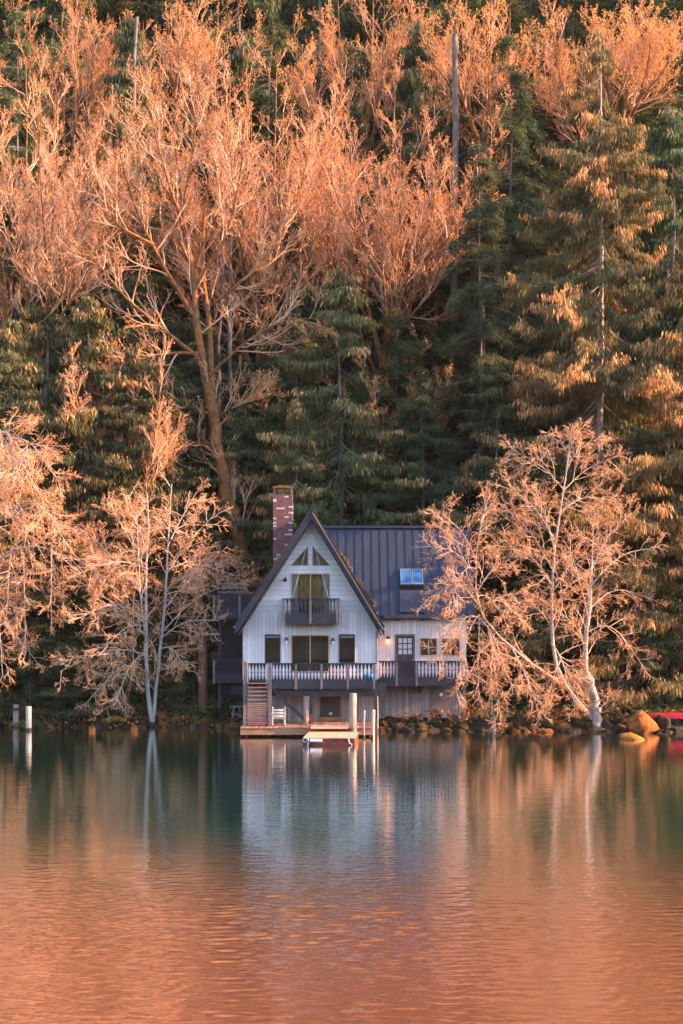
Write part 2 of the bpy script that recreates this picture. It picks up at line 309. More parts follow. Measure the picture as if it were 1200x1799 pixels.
# ---------------------------------------------------------------- terrain and water
SX = [-400, -60, -14, -6, -5.0, 6.6, 9, 20, 60, 400]; SY = [95, 86, 84.8, 84.2, 82.0, 82.0, 81.7, 81.3, 82, 95]
HX = [-400, -22, -9, -5, 7, 12, 26, 400]; HS = [3.0, 3.5, 6, 9.2, 9.2, 6, 4.0, 4.0]
def gz(x, y):
    d = y-np.interp(x, SX, SY); hs = np.interp(x, HX, HS)
    if y < -150: return min(60, (-150-y)*.3-2)
    if d < 0: return max(-2.5, d*.6)
    z = .5*min(1, d/.9)+.02*d
    if d > hs: z += .78*(d-hs)*min(1, (d-hs)/2)+.5*max(0, d-50)  # upper slope steepened so the lake reflects hillside rather than sky
    return z+.12*noise.noise(Vector((x*.5, y*.5, 0)))*min(1, d)
def make_terrain():
    xs = np.concatenate([np.linspace(-700, -40, 12), np.linspace(-36, 36, 145), np.linspace(40, 700, 12)])
    ys = np.concatenate([np.linspace(-700, -150, 10), np.linspace(-100, 76, 6), np.arange(78, 96, .3), np.arange(96, 130, 1.), np.linspace(131, 260, 20), [330, 420]])
    v = [(x, y, gz(x, y)) for y in ys for x in xs]; nx = len(xs)
    q = [(j*nx+i, j*nx+i+1, (j+1)*nx+i+1, (j+1)*nx+i) for j in range(len(ys)-1) for i in range(nx-1)]
    o = link('ground', np_mesh('ground', v, q, smooth=True), 'ground'); o['kind'] = 'structure'
make_terrain()
def make_water():
    """one sheet; the open water nearer the camera is wind-ruffled with real ripples, calm under the shore"""
    rg = np.random.default_rng(8)
    xs = np.concatenate([[-900, -200, -60, -25], np.arange(-16, 16.01, .085), [25, 60, 200, 900]]); ys = np.concatenate([[-900, -200, -20, 5, 15], np.arange(20, 52.01, .055), [56, 60, 70, 80, 110]])
    xx, yy = np.meshgrid(xs, ys); z = np.zeros_like(xx)
    def ss(t): t = np.clip(t, 0, 1); return t*t*(3-2*t)
    mask = ss((46-yy)/14)*ss((yy-20)/2)*ss((16-np.abs(xx))/2)
    N_ = 56; lam = np.exp(rg.uniform(math.log(.16), math.log(.52), N_)); th = rg.normal(0, .55, N_)+math.pi/2+.15; s = .18/math.sqrt(N_)*np.where(lam < .3, .8, 1.0)
    gust = .75+.35*np.sin(xx*.21+yy*.13+1)*np.sin(yy*.31-xx*.1)
    for l, t, q in zip(lam, th, s): k = 2*math.pi/l; z += q/k*np.cos(k*(xx*math.cos(t)+yy*math.sin(t))+rg.uniform(0, 6.28))
    z *= mask*gust; nx = len(xs); v = np.stack([xx, yy, z], -1).reshape(-1, 3); i, j = np.meshgrid(np.arange(nx-1), np.arange(len(ys)-1)); b0 = (j*nx+i).ravel()
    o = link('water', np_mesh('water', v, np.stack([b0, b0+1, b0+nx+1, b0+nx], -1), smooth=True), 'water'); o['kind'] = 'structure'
make_water()

# ---------------------------------------------------------------- the house
YW, YG, YD, YB, YD2 = 83.2, 82.5, 80.0, 81.3, 81.5      # wing wall, gable wall, deck front, balcony front, wing deck front
xg0, xg1 = X(427, YG), X(664, YG); z76 = Z(1076, YG); zb = Z(1264, YG); zdk = Z(1197, YD)
house = empty('house', (0, YG, zb), 'white board-sided lakeside house with steep dark gable roof, brick chimney and dark balcony decks', 'house')
house_loc = Vector((0, YG, zb))
def H(o):      # parent in place: the empty sits at house_loc, meshes are in world metres
    o.parent = house; o.matrix_parent_inverse.identity(); o.location = -house_loc; return o
def rect(px0, py0, px1, py1, Y):      # pixel box -> x0,x1,z0,z1 on plane Y
    return X(px0, Y), X(px1, Y), Z(py1, Y), Z(py0, Y)
# roof line of the main gable
YR = 81.6
ax, az = X(547.5, YR), Z(895, YR); lx, lz = X(414, YR), Z(1102, YR); rx, rz = X(674.5, YR), Z(1104, YR)
slope = (az-lz)/(ax-lx)
def under(x, drop):      # z of the roof underside line at x
    return (az-drop)-abs(x-ax)*slope
hdrop = .42
holes_g = [rect(466, 1115, 492, 1164, YG), rect(512, 1116, 578, 1180, YG), rect(596, 1115, 623, 1165, YG), rect(512, 1008, 579, 1085, YG)]
def rloop(r): return [(r[0], r[2]), (r[1], r[2]), (r[1], r[3]), (r[0], r[3])]
def T(px, py): return (X(px, YG), Z(py, YG))
tri_l = [T(512, 993), T(541, 993), T(541, 960)]; tri_r = [T(549.5, 993), T(579, 993), T(549.5, 960)]
zdoor = Z(1194, YG)
lower = [(xg0, zdoor), (xg1, zdoor), (xg1, z76), (xg0, z76)]
gw = MB(); hl = [rloop(h) for h in holes_g[:3]]
h4 = holes_g[3]; zlow = z76-.0
gw.holed_y([(xg0, zdoor), (xg1, zdoor), (xg1, z76), (h4[1], z76), (h4[1], h4[2]), (h4[0], h4[2]), (h4[0], z76), (xg0, z76)], hl, YG, YG+.16)
H(gw.build('gable_wall', 'side_v'))
gu = MB(); zt = under(ax, hdrop)
xl = ax-(zt-z76)/slope; xr = ax+(zt-z76)/slope
gu.holed_y([(xl, z76), (h4[0], z76), (h4[0], h4[3]), (h4[1], h4[3]), (h4[1], z76), (xr, z76), (ax, zt)], [tri_l, tri_r], YG, YG+.16)
H(gu.build('gable_wall', 'side_h', label='upper gable wall of pale horizontal boards'))
# corner fill below the roof for the lower wall sides
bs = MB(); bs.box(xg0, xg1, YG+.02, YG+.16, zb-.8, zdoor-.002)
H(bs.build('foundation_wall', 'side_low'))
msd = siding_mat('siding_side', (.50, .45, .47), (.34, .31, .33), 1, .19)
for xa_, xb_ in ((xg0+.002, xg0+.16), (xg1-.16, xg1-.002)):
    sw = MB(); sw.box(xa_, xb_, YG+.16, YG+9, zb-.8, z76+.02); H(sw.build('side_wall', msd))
bk = MB(); bk.prism_y([(xg0, zb-.8), (xg1, zb-.8), (xg1, z76), (ax, zt), (xg0, z76)], YG+9, YG+9.15); H(bk.build('back_wall', 'side_v'))
# interior: floors and partition seen through the panes
it = MB(); it.box(xg0+.2, xg1-.2, YG+.9, YG+1.0, zdk, z76+.04); H(it.build('partition', 'interior2'))
it = MB(); it.prism_y([(xl+.12, z76+.1), (xr-.12, z76+.1), (ax, zt-.15)], YG+.34, YG+.4); H(it.build('partition', 'interior'))  # upper panel close behind the glass, carrying the painted golden reflection
for zz_ in (z76+.05, zdk-.2):
    it = MB(); it.box(xg0+.2, xg1-.2, YG+.2, YG+8.9, zz_, zz_+.15); H(it.build('floor_slab', 'interior2'))
# vertical trims: corner boards
for xa_, xb_ in ((xg0-.012, xg0+.11), (xg1-.11, xg1+.012)):
    cb = MB(); cb.box(xa_, xb_, YG-.03, YG-.003, zdoor, under(xg0, hdrop)); H(cb.build('corner_board', 'trimwhite'))
if 0: cb.box(xg1-.11, xg1+.012, YG-.03, YG-.003, zdoor, under(xg1, hdrop)); H(cb.build('corner_board', 'trimwhite'))
# roof slabs
def roof_slab(sgn, tail):
    b = MB(); th = .20
    x1, z1 = tail
    nx, nz = sgn*slope/math.hypot(1, slope), 1/math.hypot(1, slope)
    poly = [(ax, az), (x1, z1+.05), (x1-nx*th, z1+.05-nz*th), (ax, az-th/nz)]
    b.prism_y(poly, YR+.05, YG+9.3)
    # standing seams running from ridge to eave
    y = YR+.5
    while y < YG+9:
        b.bar((ax+nx*.01, y, az+nz*.01), (x1+nx*.01, y, z1+.05+nz*.01), .03, .05, (nx, 0, nz)); y += .44
    return b
for sgn, tail in ((-1, (lx, lz)), (1, (rx, rz))):
    H(roof_slab(sgn, tail).build('roof', 'roof'))
    nx, nz = sgn*slope/math.hypot(1, slope), 1/math.hypot(1, slope)
    x1, z1 = tail; w_ = .25
    b = MB(); b.prism_y([(ax, az+.02), (x1+sgn*.03, z1+.05), (x1+sgn*.03, z1+.05-w_/nz*1.0), (ax, az+.02-w_/nz)], YR, YR+.048); H(b.build('barge_board', 'darkrail'))
    b = MB(); b.prism_y([(ax, az+.10), (x1+sgn*.05, z1+.11), (x1+sgn*.05, z1+.02), (ax, az+.005)], YR-.045, YR-.002); H(b.build('drip_trim', 'dark'))
    if sgn > 0:
        b = MB(); b.bar((ax+.05, YR-.055, az-.16), (x1-.02, YR-.055, z1-.08), .02, .035); H(b.build('light_cable', 'paleplank'))
    # rafter strip under the barge
    b = MB(); b.prism_y([(ax, az-.40), (x1-sgn*.12, z1-.30), (x1-sgn*.12, z1-.42), (ax, az-.54)], YR+.12, YG-.01); H(b.build('soffit', 'dark'))
    b = MB(); b.tube([(x1+sgn*.05, YR-.02, z1+.02), (x1+sgn*.05, YG+9.2, z1+.02)], .06, 8); H(b.build('gutter', 'metal' if sgn > 0 else 'slat'))
# ridge cap
b = MB(); b.prism_y([(ax-.16, az-.16), (ax, az+.06), (ax+.16, az-.16), (ax, az+.01)], YR-.01, YG+9.3); H(b.build('ridge_cap', 'roof'))

def pane(frame, x0, x1, z0, z1, Y, mat='glass', tri=None):
    m = MB()
    if tri: m.prism_y(tri, Y, Y+.008)
    else: m.box(x0, x1, Y, Y+.008, z0, z1)
    m.build('pane', mat, frame)
def window(r, Y, fmat, fw=.06, mull=1, rows=1, proud=.04, name='window', curtain=0, blind=False, label=None, gl='glass'):
    x0, x1, z0, z1 = r; m = MB()
    m.box(x0-fw*.4, x0+fw*.6, Y-proud, Y+.08, z0-fw*.4, z1+fw*.4); m.box(x1-fw*.6, x1+fw*.4, Y-proud, Y+.08, z0-fw*.4, z1+fw*.4)
    m.box(x0+fw*.6, x1-fw*.6, Y-proud, Y+.08, z1-fw*.6, z1+fw*.4); m.box(x0+fw*.6, x1-fw*.6, Y-proud, Y+.08, z0-fw*.4, z0+fw*.6)
    for k in range(1, mull):
        xm = x0+(x1-x0)*k/mull; m.box(xm-fw*.4, xm+fw*.4, Y-proud+.005, Y+.075, z0+fw*.6, z1-fw*.6)
    for k in range(1, rows):
        zm = z0+(z1-z0)*k/rows; m.box(x0+fw*.6, x1-fw*.6, Y-proud+.01, Y+.07, zm-fw*.3, zm+fw*.3)
    f = H(m.build(name, fmat, label=label)); iw = (x1-x0)/mull
    for k in range(mull): pane(f, x0+iw*k+fw*.4, x0+iw*(k+1)-fw*.4, z0+.02, z1-.02, Y+.03, gl)
    if curtain:
        for s in (0, 1):
            c = MB(); n = 5; xa = x0+fw if s == 0 else x1-fw-curtain
            for i in range(n): c.box(xa+curtain*i/n, xa+curtain*(i+.8)/n, Y+.045+.015*(i % 2), Y+.06+.015*(i % 2), z0+.05, z1-.06)
            c.build('curtain', 'curtain', f)
    if blind:
        c = MB(); c.box(x0+.04, x1-.04, Y+.05, Y+.07, z1-.17, z1-.05); c.build('blind', 'curtain', f)
    return f
window(holes_g[0], YG, 'doordark', .05, blind=True)
window(holes_g[2], YG, 'doordark', .05, blind=True)
fsl = window(holes_g[1], YG, 'amber', .06, 2, name='sliding_door', label='ground floor sliding door with varnished frame')
for s, (px0, px1) in enumerate(((513, 520), (570, 577))):
    c = MB(); z1 = holes_g[1][3]-.05; xa, xb = X(px0, YG), X(px1, YG); zz = Z(1118.5, YG)
    c.prism_y([(xa, z1), (xb, z1), (xa+.02, zz)] if s == 0 else [(xa, z1), (xb, z1), (xb-.02, zz)], YG+.045, YG+.06); c.build('curtain', 'curtain', fsl)
window(holes_g[3], YG, 'amber', .055, 2, name='sliding_door', curtain=.28, label='upper sliding door behind the small balcony')
for t in (tri_l, tri_r):
    m = MB(); c = Vector((sum(p[0] for p in t)/3, sum(p[1] for p in t)/3)); inn = [tuple(c+(Vector(p)-c)*.86) for p in t]; out = [tuple(c+(Vector(p)-c)*1.06) for p in t]
    m.holed_y(out, [inn], YG-.03, YG+.05); f = H(m.build('window', 'slat', label='triangular window under the ridge')); pane(f, 0, 0, 0, 0, YG+.02, tri=inn)

# notched baluster panel: boards pinched at the waist leave diamond gaps
def baluster_panel(x0, x1, Y, zt_, zb_, pitch=.17, gap=.66, horiz=True, side=None):
    m = MB(); n = max(1, round((x1-x0)/pitch)); p = (x1-x0)/n; zm = (zt_+zb_)/2; h = (zt_-zb_)/2
    prof = [(1, .49), (.90, .42), (.30, .13), (.13, .10), (.06, .22), (-.06, .22), (-.13, .10), (-.30, .13), (-.90, .42), (-1, .49)]
    for i in range(n+1):
        xc = x0+p*i; pl = []; L = 0 if i == 0 else 1; Rr = 0 if i == n else 1
        for t, wd in prof: pl.append((xc+wd*p*Rr, zm+t*h))
        for t, wd in prof[::-1]: pl.append((xc-wd*p*L, zm+t*h))
        pl = [pl[k] for k in range(len(pl)) if pl[k] != pl[k-1]]
        if len(pl) > 2: m.prism_y(pl, Y, Y+.03)
    return m
def railing(parent_fn, x0, x1, Y, ztop, zbal, zfas, posts, panel_z, name='railing', double=None):
    """dark notched rail with top rail, solid skirt board and pale posts"""
    a = MB(); a.box(x0-.04, x1+.04, Y-.06, Y+.09, ztop-.05, ztop); top = parent_fn(a.build(name, 'darkrail'))
    def K(o): o.parent = top; return o
    xs_ = [x0]+[p for p in posts if x0+.15 < p < x1-.15]+[x1]
    for i in range(len(xs_)-1):
        a_, b_ = xs_[i]+.05, xs_[i+1]-.05
        K(baluster_panel(a_, b_, Y, ztop-.052, zbal).build('baluster_panel', 'darkrail'))
    f = MB(); f.box(x0, x1, Y-.012, Y+.045, zfas, zbal-.002); K(f.build('skirt_board', 'darkrail'))
    for p in posts:
        q = MB(); q.box(p-.055, p+.055, Y-.05, Y-.014, zfas-.02, ztop-.052); K(q.build('post', 'post'))
    return top
# main deck
dx0, dx1 = X(428, YD), X(660, YD); ztop = Z(1165, YD); zbal = Z(1195, YD); zf = Z(1210, YD)
sx1 = X(477, YD)
pst = [X(p, YD) for p in (474, 520, 565, 611, 657)]
railing(H, sx1-.02, dx1, YD, ztop, zbal, zf, pst, 0)
a = MB(); a.box(dx0, sx1-.03, YD-.04, YD+.08, ztop-.05, ztop); gt = H(a.build('railing', 'darkrail', label='short railing at the head of the stairs'))
baluster_panel(X(436, YD), X(470, YD), YD+.02, ztop-.05, Z(1197, YD)).build('baluster_panel', 'darkrail', gt)
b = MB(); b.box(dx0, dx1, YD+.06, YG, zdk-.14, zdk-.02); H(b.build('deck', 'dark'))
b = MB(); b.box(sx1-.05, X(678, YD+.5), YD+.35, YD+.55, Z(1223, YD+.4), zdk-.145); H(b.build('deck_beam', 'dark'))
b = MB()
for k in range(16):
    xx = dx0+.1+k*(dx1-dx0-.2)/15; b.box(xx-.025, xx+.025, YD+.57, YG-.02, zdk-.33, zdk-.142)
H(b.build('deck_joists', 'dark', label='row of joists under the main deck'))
ZD = Z(1278, 78.3)           # dock top
for px, w_, mt in ((660, .17, 'dark'),):
    b = MB(); b.box(X(px, YD)-w_/2, X(px, YD)+w_/2, YD+.1, YD+.3, .75, zdk-.145); c = H(b.build('deck_post', mt)); 
    b = MB(); b.box(X(px, YD)-w_/2-.01, X(px, YD)+w_/2+.01, YD+.09, YD+.31, -1, .748); b.build('post_foot', 'redwood', c)
b = MB(); b.box(X(546, YD)-.09, X(546, YD)+.09, YD+.36, YD+.54, .95, Z(1224, YD+.4)); c = H(b.build('deck_post', 'dark')); b = MB(); b.box(X(546, YD)-.1, X(546, YD)+.1, YD+.35, YD+.55, ZD, .948); b.build('post_foot', 'redwood', c)
b = MB(); b.tube([(X(537, YD), YD+.4, ZD-.8), (X(537.5, YD), YD+.38, 1.2), (X(538, YD), YD+.4, Z(1223, YD+.4))], [.17, .15, .155], 12); H(b.build('deck_post', 'log', label='log post beside the square post under the deck', smooth=True))
b = MB(); b.bar((X(479, YD), YD+.3, Z(1212, YD)), (X(543, YD), YD+.34, ZD), .10, .16); H(b.build('brace', 'dark'))
# tall side posts of the stair and stairs down to the dock
YS1, YS0 = YD-.15, 79.0
for px0, px1 in ((428, 434), (471, 477)):
    b = MB(); b.box(X(px0, YS1), X(px1, YS1), YS1-.02, YS1+.10, Z(1239, YS1), ztop-.002 if px0 > 450 else ztop+.0); H(b.build('stair_post', 'post'))
b = MB(); b.prism_y([(X(424, YS1), ztop+.01), (X(434.5, YS1), ztop+.01), (X(431, YS1), ztop+.13), (X(427, YS1), ztop+.11)], YS1-.06, YS1+.12); H(b.build('post_cap', 'steptread'))
st = MB()
for s in (X(434.5, 79.8), X(469, 79.8)): st.bar((s+.02, YS1, zdk-.1), (s+.02, YS0, ZD+.02), .045, .22)
stairs = H(st.build('stairs', 'dark'))
n = 11
for k in range(n):
    t = (k+.3)/n; y = YS1+(YS0-YS1)*t; z = zdk-.03+(ZD-zdk)*t
    b = MB(); b.box(X(435.5, 79.8), X(468.5, 79.8), y-.13, y+.1, z-.022, z+.022); b.build('tread', 'steptread', stairs)
for px in (435.5, 469):
    b = MB(); b.tube([(X(px, YS1), YS1-.08, ztop), (X(px, YS1), YS1-.1, Z(1239, YS1))], .018, 6); b.build('handrail', 'ivory', stairs)
# barred gate at the stair foot
yg = 78.9
gate = empty('stair_gate', (X(452, yg), yg, ZD), 'low barred wooden gate standing on the dock at the foot of the stairs', 'gate')
gate_l = Vector(gate.location)
for px in (429.5, 474):
    gm = MB(); gm.box(X(px, yg)-.045, X(px, yg)+.045, yg-.04, yg+.04, ZD, Z(1239, yg)); o = gm.build('gate_post', 'post'); o.parent = gate; o.location = -gate_l
for k in range(5):
    zz = Z(1240+k*7.3, yg); b = MB(); b.tube([(X(431, yg), yg, zz), (X(472.5, yg), yg, zz)], .02, 6); o = b.build('bar', 'steptread', gate); o.location = -gate_l

# wing
wx0, wx1 = xg1, X(819, YW); zweave = Z(1081, YW-.4)
hw = [rect(695, 1116, 728, 1196, YW), rect(738, 1121.5, 768, 1152, YW), rect(776, 1121.5, 808, 1152, YW)]
zw0 = Z(1199, YW)
b = MB(); b.holed_y([(wx0, zw0), (wx1, zw0), (wx1, zweave+.2), (wx0, zweave+.2)], [rloop(h) for h in hw], YW, YW+.15); H(b.build('wing_wall', 'side_v'))
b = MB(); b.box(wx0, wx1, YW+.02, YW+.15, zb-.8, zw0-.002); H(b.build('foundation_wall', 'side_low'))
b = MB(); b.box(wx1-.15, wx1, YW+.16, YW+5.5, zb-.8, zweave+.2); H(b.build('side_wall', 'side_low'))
YE = 82.75; YRG = 86.0; ze = Z(1082, YE); zr = Z(927, YRG)
def mslope(z): return ax+(az-z)/slope
wr1 = X(834, YE)
def roof_pt(x, t): return (x, YE+(YRG-YE)*t, ze+(zr-ze)*t)
b = MB(); th = .18
v = [roof_pt(mslope(ze)-.25, 0), roof_pt(wr1, 0), roof_pt(wr1, 1), roof_pt(mslope(zr)-.25, 1)]
vb = [(x, y+.1, z-th) for x, y, z in v]
b.add(v+vb, [(0, 1, 2, 3), (7, 6, 5, 4), (0, 4, 5, 1), (1, 5, 6, 2), (2, 6, 7, 3), (3, 7, 4, 0)])
v2 = [(x, 2*YRG-y, z) for x, y, z in v]; vb2 = [(x, 2*YRG-y, z) for x, y, z in vb]
b.add(v2+vb2, [(0, 1, 2, 3), (7, 6, 5, 4), (0, 4, 5, 1), (1, 5, 6, 2), (2, 6, 7, 3), (3, 7, 4, 0)])
x = wx0-.0
nrm = Vector((0, -(zr-ze), YRG-YE)).normalized()
xs0 = X(580, 84); k = 0
while xs0+k*.435 < wr1:
    x = xs0+k*.435; zz = az-(x-ax)*slope; t0 = max(0, (zz-ze)/(zr-ze)) if x < mslope(ze) else 0
    if t0 < .97:
        p, q = Vector(roof_pt(x, t0))+nrm*.015, Vector(roof_pt(x, 1))+nrm*.015; b.bar(p, q, .028, .055, nrm)
    k += 1
wroof = H(b.build('roof', 'roof', label='standing seam roof of the side wing'))
b = MB(); b.prism_y([(0, 0), (1, 0), (1, 1)], 0, 1) if False else b.box(mslope(zr)-.2, wr1, YRG-.14, YRG+.14, zr-.02, zr+.10); b.build('ridge_cap', 'roof', wroof)
b = MB(); b.box(X(676, YE), wr1, YE-.12, YE-.005, ze-.12, ze+.0); b.build('gutter', 'doordark', wroof)
for px in (701, 742, 790):
    b = MB(); b.box(X(px, YE)-.05, X(px, YE)+.05, YE, YW-.005, ze-.26, ze-.125); b.build('bracket', 'dark', wroof)
# far gable end of the wing
b = MB(); 
vs_ = [(wx1-.1, YW+.15, zweave), (wx1-.1, 2*YRG-YW, zweave), (wx1-.1, YRG, zr-.2)]
b.add(vs_+[(p[0]+.08, p[1], p[2]) for p in vs_], [(0, 1, 2), (5, 4, 3), (0, 3, 4, 1), (1, 4, 5, 2), (2, 5, 3, 0)]); H(b.build('wing_wall', 'side_low'))
# skylight
tS0 = (Z(1034, 83.9)-ze)/(zr-ze); sxa, sxb = X(702, 84.3), X(743.5, 84.3)
def rp(x, t, h): p = Vector(roof_pt(x, t))+nrm*h; return p
t1, t0 = (Z(1001, 84.4)-ze)/(zr-ze), (Z(1034, 83.8)-ze)/(zr-ze)
fr = MB(); cs = [(sxa, t0, .30), (sxb, t0, .30), (sxb, t1, .12), (sxa, t1, .12)]
top = [rp(*c) for c in cs]; bot = [rp(c[0], c[1]-(.02 if i < 2 else 0), -.05) for i, c in enumerate(cs)]
fr.add(top+bot, [(0, 1, 2, 3), (4, 5, 1, 0), (5, 6, 2, 1), (6, 7, 3, 2), (7, 4, 0, 3)])
skl = H(fr.build('skylight', 'darkrail'))
def lerp(a, b_, t): return a+(b_-a)*t
for k in range(2):
    u0, u1 = (.04, .47) if k == 0 else (.53, .96)
    def pt(u, v, h): return lerp(lerp(top[0], top[1], u), lerp(top[3], top[2], u), v)+nrm*h
    q = [pt(u0, .06, .012), pt(u1, .06, .012), pt(u1, .94, .012), pt(u0, .94, .012)]
    m = MB(); m.add(q+[p-nrm*.01 for p in q], [(0, 1, 2, 3), (7, 6, 5, 4), (0, 4, 5, 1), (1, 5, 6, 2), (2, 6, 7, 3), (3, 7, 4, 0)]); m.build('pane', 'glass_skyrefl', skl)
    m = MB()
    for i in range(4): m.bar(q[i]+nrm*.008, q[(i+1) % 4]+nrm*.008, .03, .02, nrm)
    m.build('frame', 'metal', skl)
m = MB()   # flat cover below the skylight
for a_, b_ in ((702, 745),):
    p = [rp(X(a_, 83.5), .03, .09), rp(X(b_, 83.5), .03, .09), rp(X(b_, 83.5), t0-.03, .12), rp(X(a_, 83.5), t0-.03, .12)]
    m.add(p+[q-nrm*.11 for q in p], [(0, 1, 2, 3), (0, 4, 5, 1), (1, 5, 6, 2), (2, 6, 7, 3), (3, 7, 4, 0)])
H(m.build('roof_panel', 'roof'))
# door, windows of the wing
x0, x1, z0, z1 = hw[0]; m = MB()
for bx_ in ((x0-.04, x0+.05, z0, z1+.05), (x1-.05, x1+.04, z0, z1+.05), (x0+.05, x1-.05, z1-.04, z1+.05)): m.box(bx_[0], bx_[1], YW-.03, YW+.1, bx_[2], bx_[3])
dr = H(m.build('door', 'hatch', label='panelled side door with nine small panes'))
gx0, gx1, gz0, gz1 = X(699.5, YW), X(724, YW), Z(1150, YW), Z(1121, YW); m = MB()
m.holed_y([(x0+.05, z0), (x1-.05, z0), (x1-.05, z1-.04), (x0+.05, z1-.04)], [[(gx0, gz0), (gx1, gz0), (gx1, gz1), (gx0, gz1)]], YW+.02, YW+.07); m.build('leaf', 'doordark', dr)
m = MB()
for k in (1, 2):
    xm = gx0+(gx1-gx0)*k/3; m.box(xm-.025, xm+.025, YW+.01, YW+.06, gz0, gz1); zm = gz0+(gz1-gz0)*k/3; m.box(gx0, gx1, YW+.012, YW+.058, zm-.025, zm+.025)
m.build('glazing_bars', 'doordark', dr)
for i in range(3):
    for j in range(3):
        a_ = gx0+(gx1-gx0)*i/3; c_ = gz0+(gz1-gz0)*j/3; m = MB(); m.box(a_+.02, a_+(gx1-gx0)/3-.02, YW+.035, YW+.04, c_+.02, c_+(gz1-gz0)/3-.02); m.build('pane', 'curtain', dr)
m = MB(); m.tube([(gx1+.06, YW-.02, gz0-.25), (gx1+.06, YW-.08, gz0-.25)], .03, 8); m.build('handle', 'metal', dr)
f = window(hw[1], YW, 'amber', .055, 2, label='small two-pane window beside the side door')
window(hw[2], YW, 'amber', .055, 2, label='varnished window near the wing corner')
b = MB()
for k in range(7): b.box(hw[1][0]+.06, hw[1][1]-.06, YW+.10, YW+.115, hw[1][2]+.08+k*.11, hw[1][2]+.14+k*.11)
b.build('blind', 'slat', f)
b = MB(); b.box(wx0+.2, wx1-.2, YW+2.0, YW+2.1, zw0, zweave); H(b.build('partition', 'interior2'))
for zz_ in (zw0, zweave-.05):
    b = MB(); b.box(wx0+.1, wx1-.16, YW+.16, YW+5.4, zz_, zz_+.1); H(b.build('floor_slab', 'interior2'))
# wing deck and rail
ex0, ex1 = X(665, YD2), X(820, YD2); zt2, zb2, zf2 = Z(1161, YD2), Z(1191, YD2), Z(1205, YD2)
railing(H, ex0, ex1, YD2, zt2, zb2, zf2, [X(p, YD2) for p in (697, 732, 820)], 0)
b = MB(); b.box(ex0, ex1, YD2+.05, YW, zdk-.13, zdk-.02); H(b.build('deck', 'dark', label='narrow deck along the wing'))
b = MB(); b.box(X(701, YW-.5), X(727, YW-.5), YD2+.5, YD2+.53, zdk, zt2-.1); H(b.build('screen', 'darkrail'))
b = MB(); b.box(X(737, YW)-.06, X(737, YW)+.06, YW-.5, YW-.002, Z(1217, YW), zdk-.135); H(b.build('bracket', 'dark'))
b = MB(); b.box(X(812, YW), X(818.5, YW), YW-.10, YW-.004, zb-.8, zdk-.135); H(b.build('corner_post', 'post'))
# cellar doors
def hatch(px0, px1, py0, py1, Y, mat, discs, label):
    a_ = rect(px0, py0, px1, py1, Y); m = MB(); m.box(a_[0], a_[1], Y-.05, Y+.015, a_[2], a_[3]); d = H(m.build('door', mat, label=label))
    for q in (.12, .85):
        m = MB(); zz = a_[2]+(a_[3]-a_[2])*q; m.box(a_[0]-.05, a_[0]+.16, Y-.06, Y-.052, zz-.03, zz+.03); m.build('hinge', 'black', d)
    for px, py in discs:
        m = MB(); m.tube([(X(px, Y), Y-.075, Z(py, Y)), (X(px, Y), Y-.052, Z(py, Y))], .085, 16); m.build('disc', 'metal', d)
hatch(758.5, 793, 1208, 1261, YW, 'hatch', [(775, 1220.5), (775, 1256)], 'brown cellar door of the wing')
hatch(563, 598, 1224, 1262, YG, 'doordark', [(581, 1253.5)], 'dark cellar door under the main deck')
b = MB(); b.box(X(563, YG)-.1, X(598, YG)+.1, YG-.10, YG-.052, zb-.05, zb+.12); H(b.build('sill', 'dockfascia'))
# balcony
bx0, bx1 = X(497, YB), X(595, YB); zbt, zbb, zbf = Z(1051, YB), Z(1079, YB), Z(1096, YB)
top_b = railing(H, bx0, bx1, YB, zbt, zbb, zbf, [X(499, YB), X(545.5, YB), X(592.5, YB)], 0, name='balcony')
b = MB(); b.box(bx0-.02, bx1+.02, YB+.05, YG-.003, zbf+.02, zbf+.2); b.build('balcony_floor', 'dark', top_b)
for x_ in (bx0, bx1):
    b = MB(); b.box(x_-.03, x_+.03, YB+.05, YG-.003, zbb-.02, zbb+.05); b.box(x_-.04, x_+.04, YB+.09, YG-.003, zbt-.05, zbt); b.box(x_-.025, x_+.025, YB+.05, YG-.003, zbf+.202, zbb-.022)
    for k in range(6): yy = YB+.15+k*.19; b.box(x_-.012, x_+.012, yy, yy+.09, zbb+.052, zbt-.052)
    b.build('side_rail', 'darkrail', top_b)
# hanging wires and ridge lamp
lp = Vector((X(546, YR+.5), YR+.5, Z(921, YR+.5)))
b = MB(); b.tube([lp+Vector((0, 0, .05)), lp-Vector((0, 0, .08))], [.03, .06], 10); H(b.build('ridge_lamp', 'metal'))
k0 = Vector((lp.x, lp.y, Z(935, lp.y)))
for px in (514, 577):
    b = MB(); b.tube([lp, k0], .008, 5); b.tube([k0, (X(px, YB+.3), YB+.3, zbt+.02)], .007, 5); H(b.build('hanging_wire', 'white'))
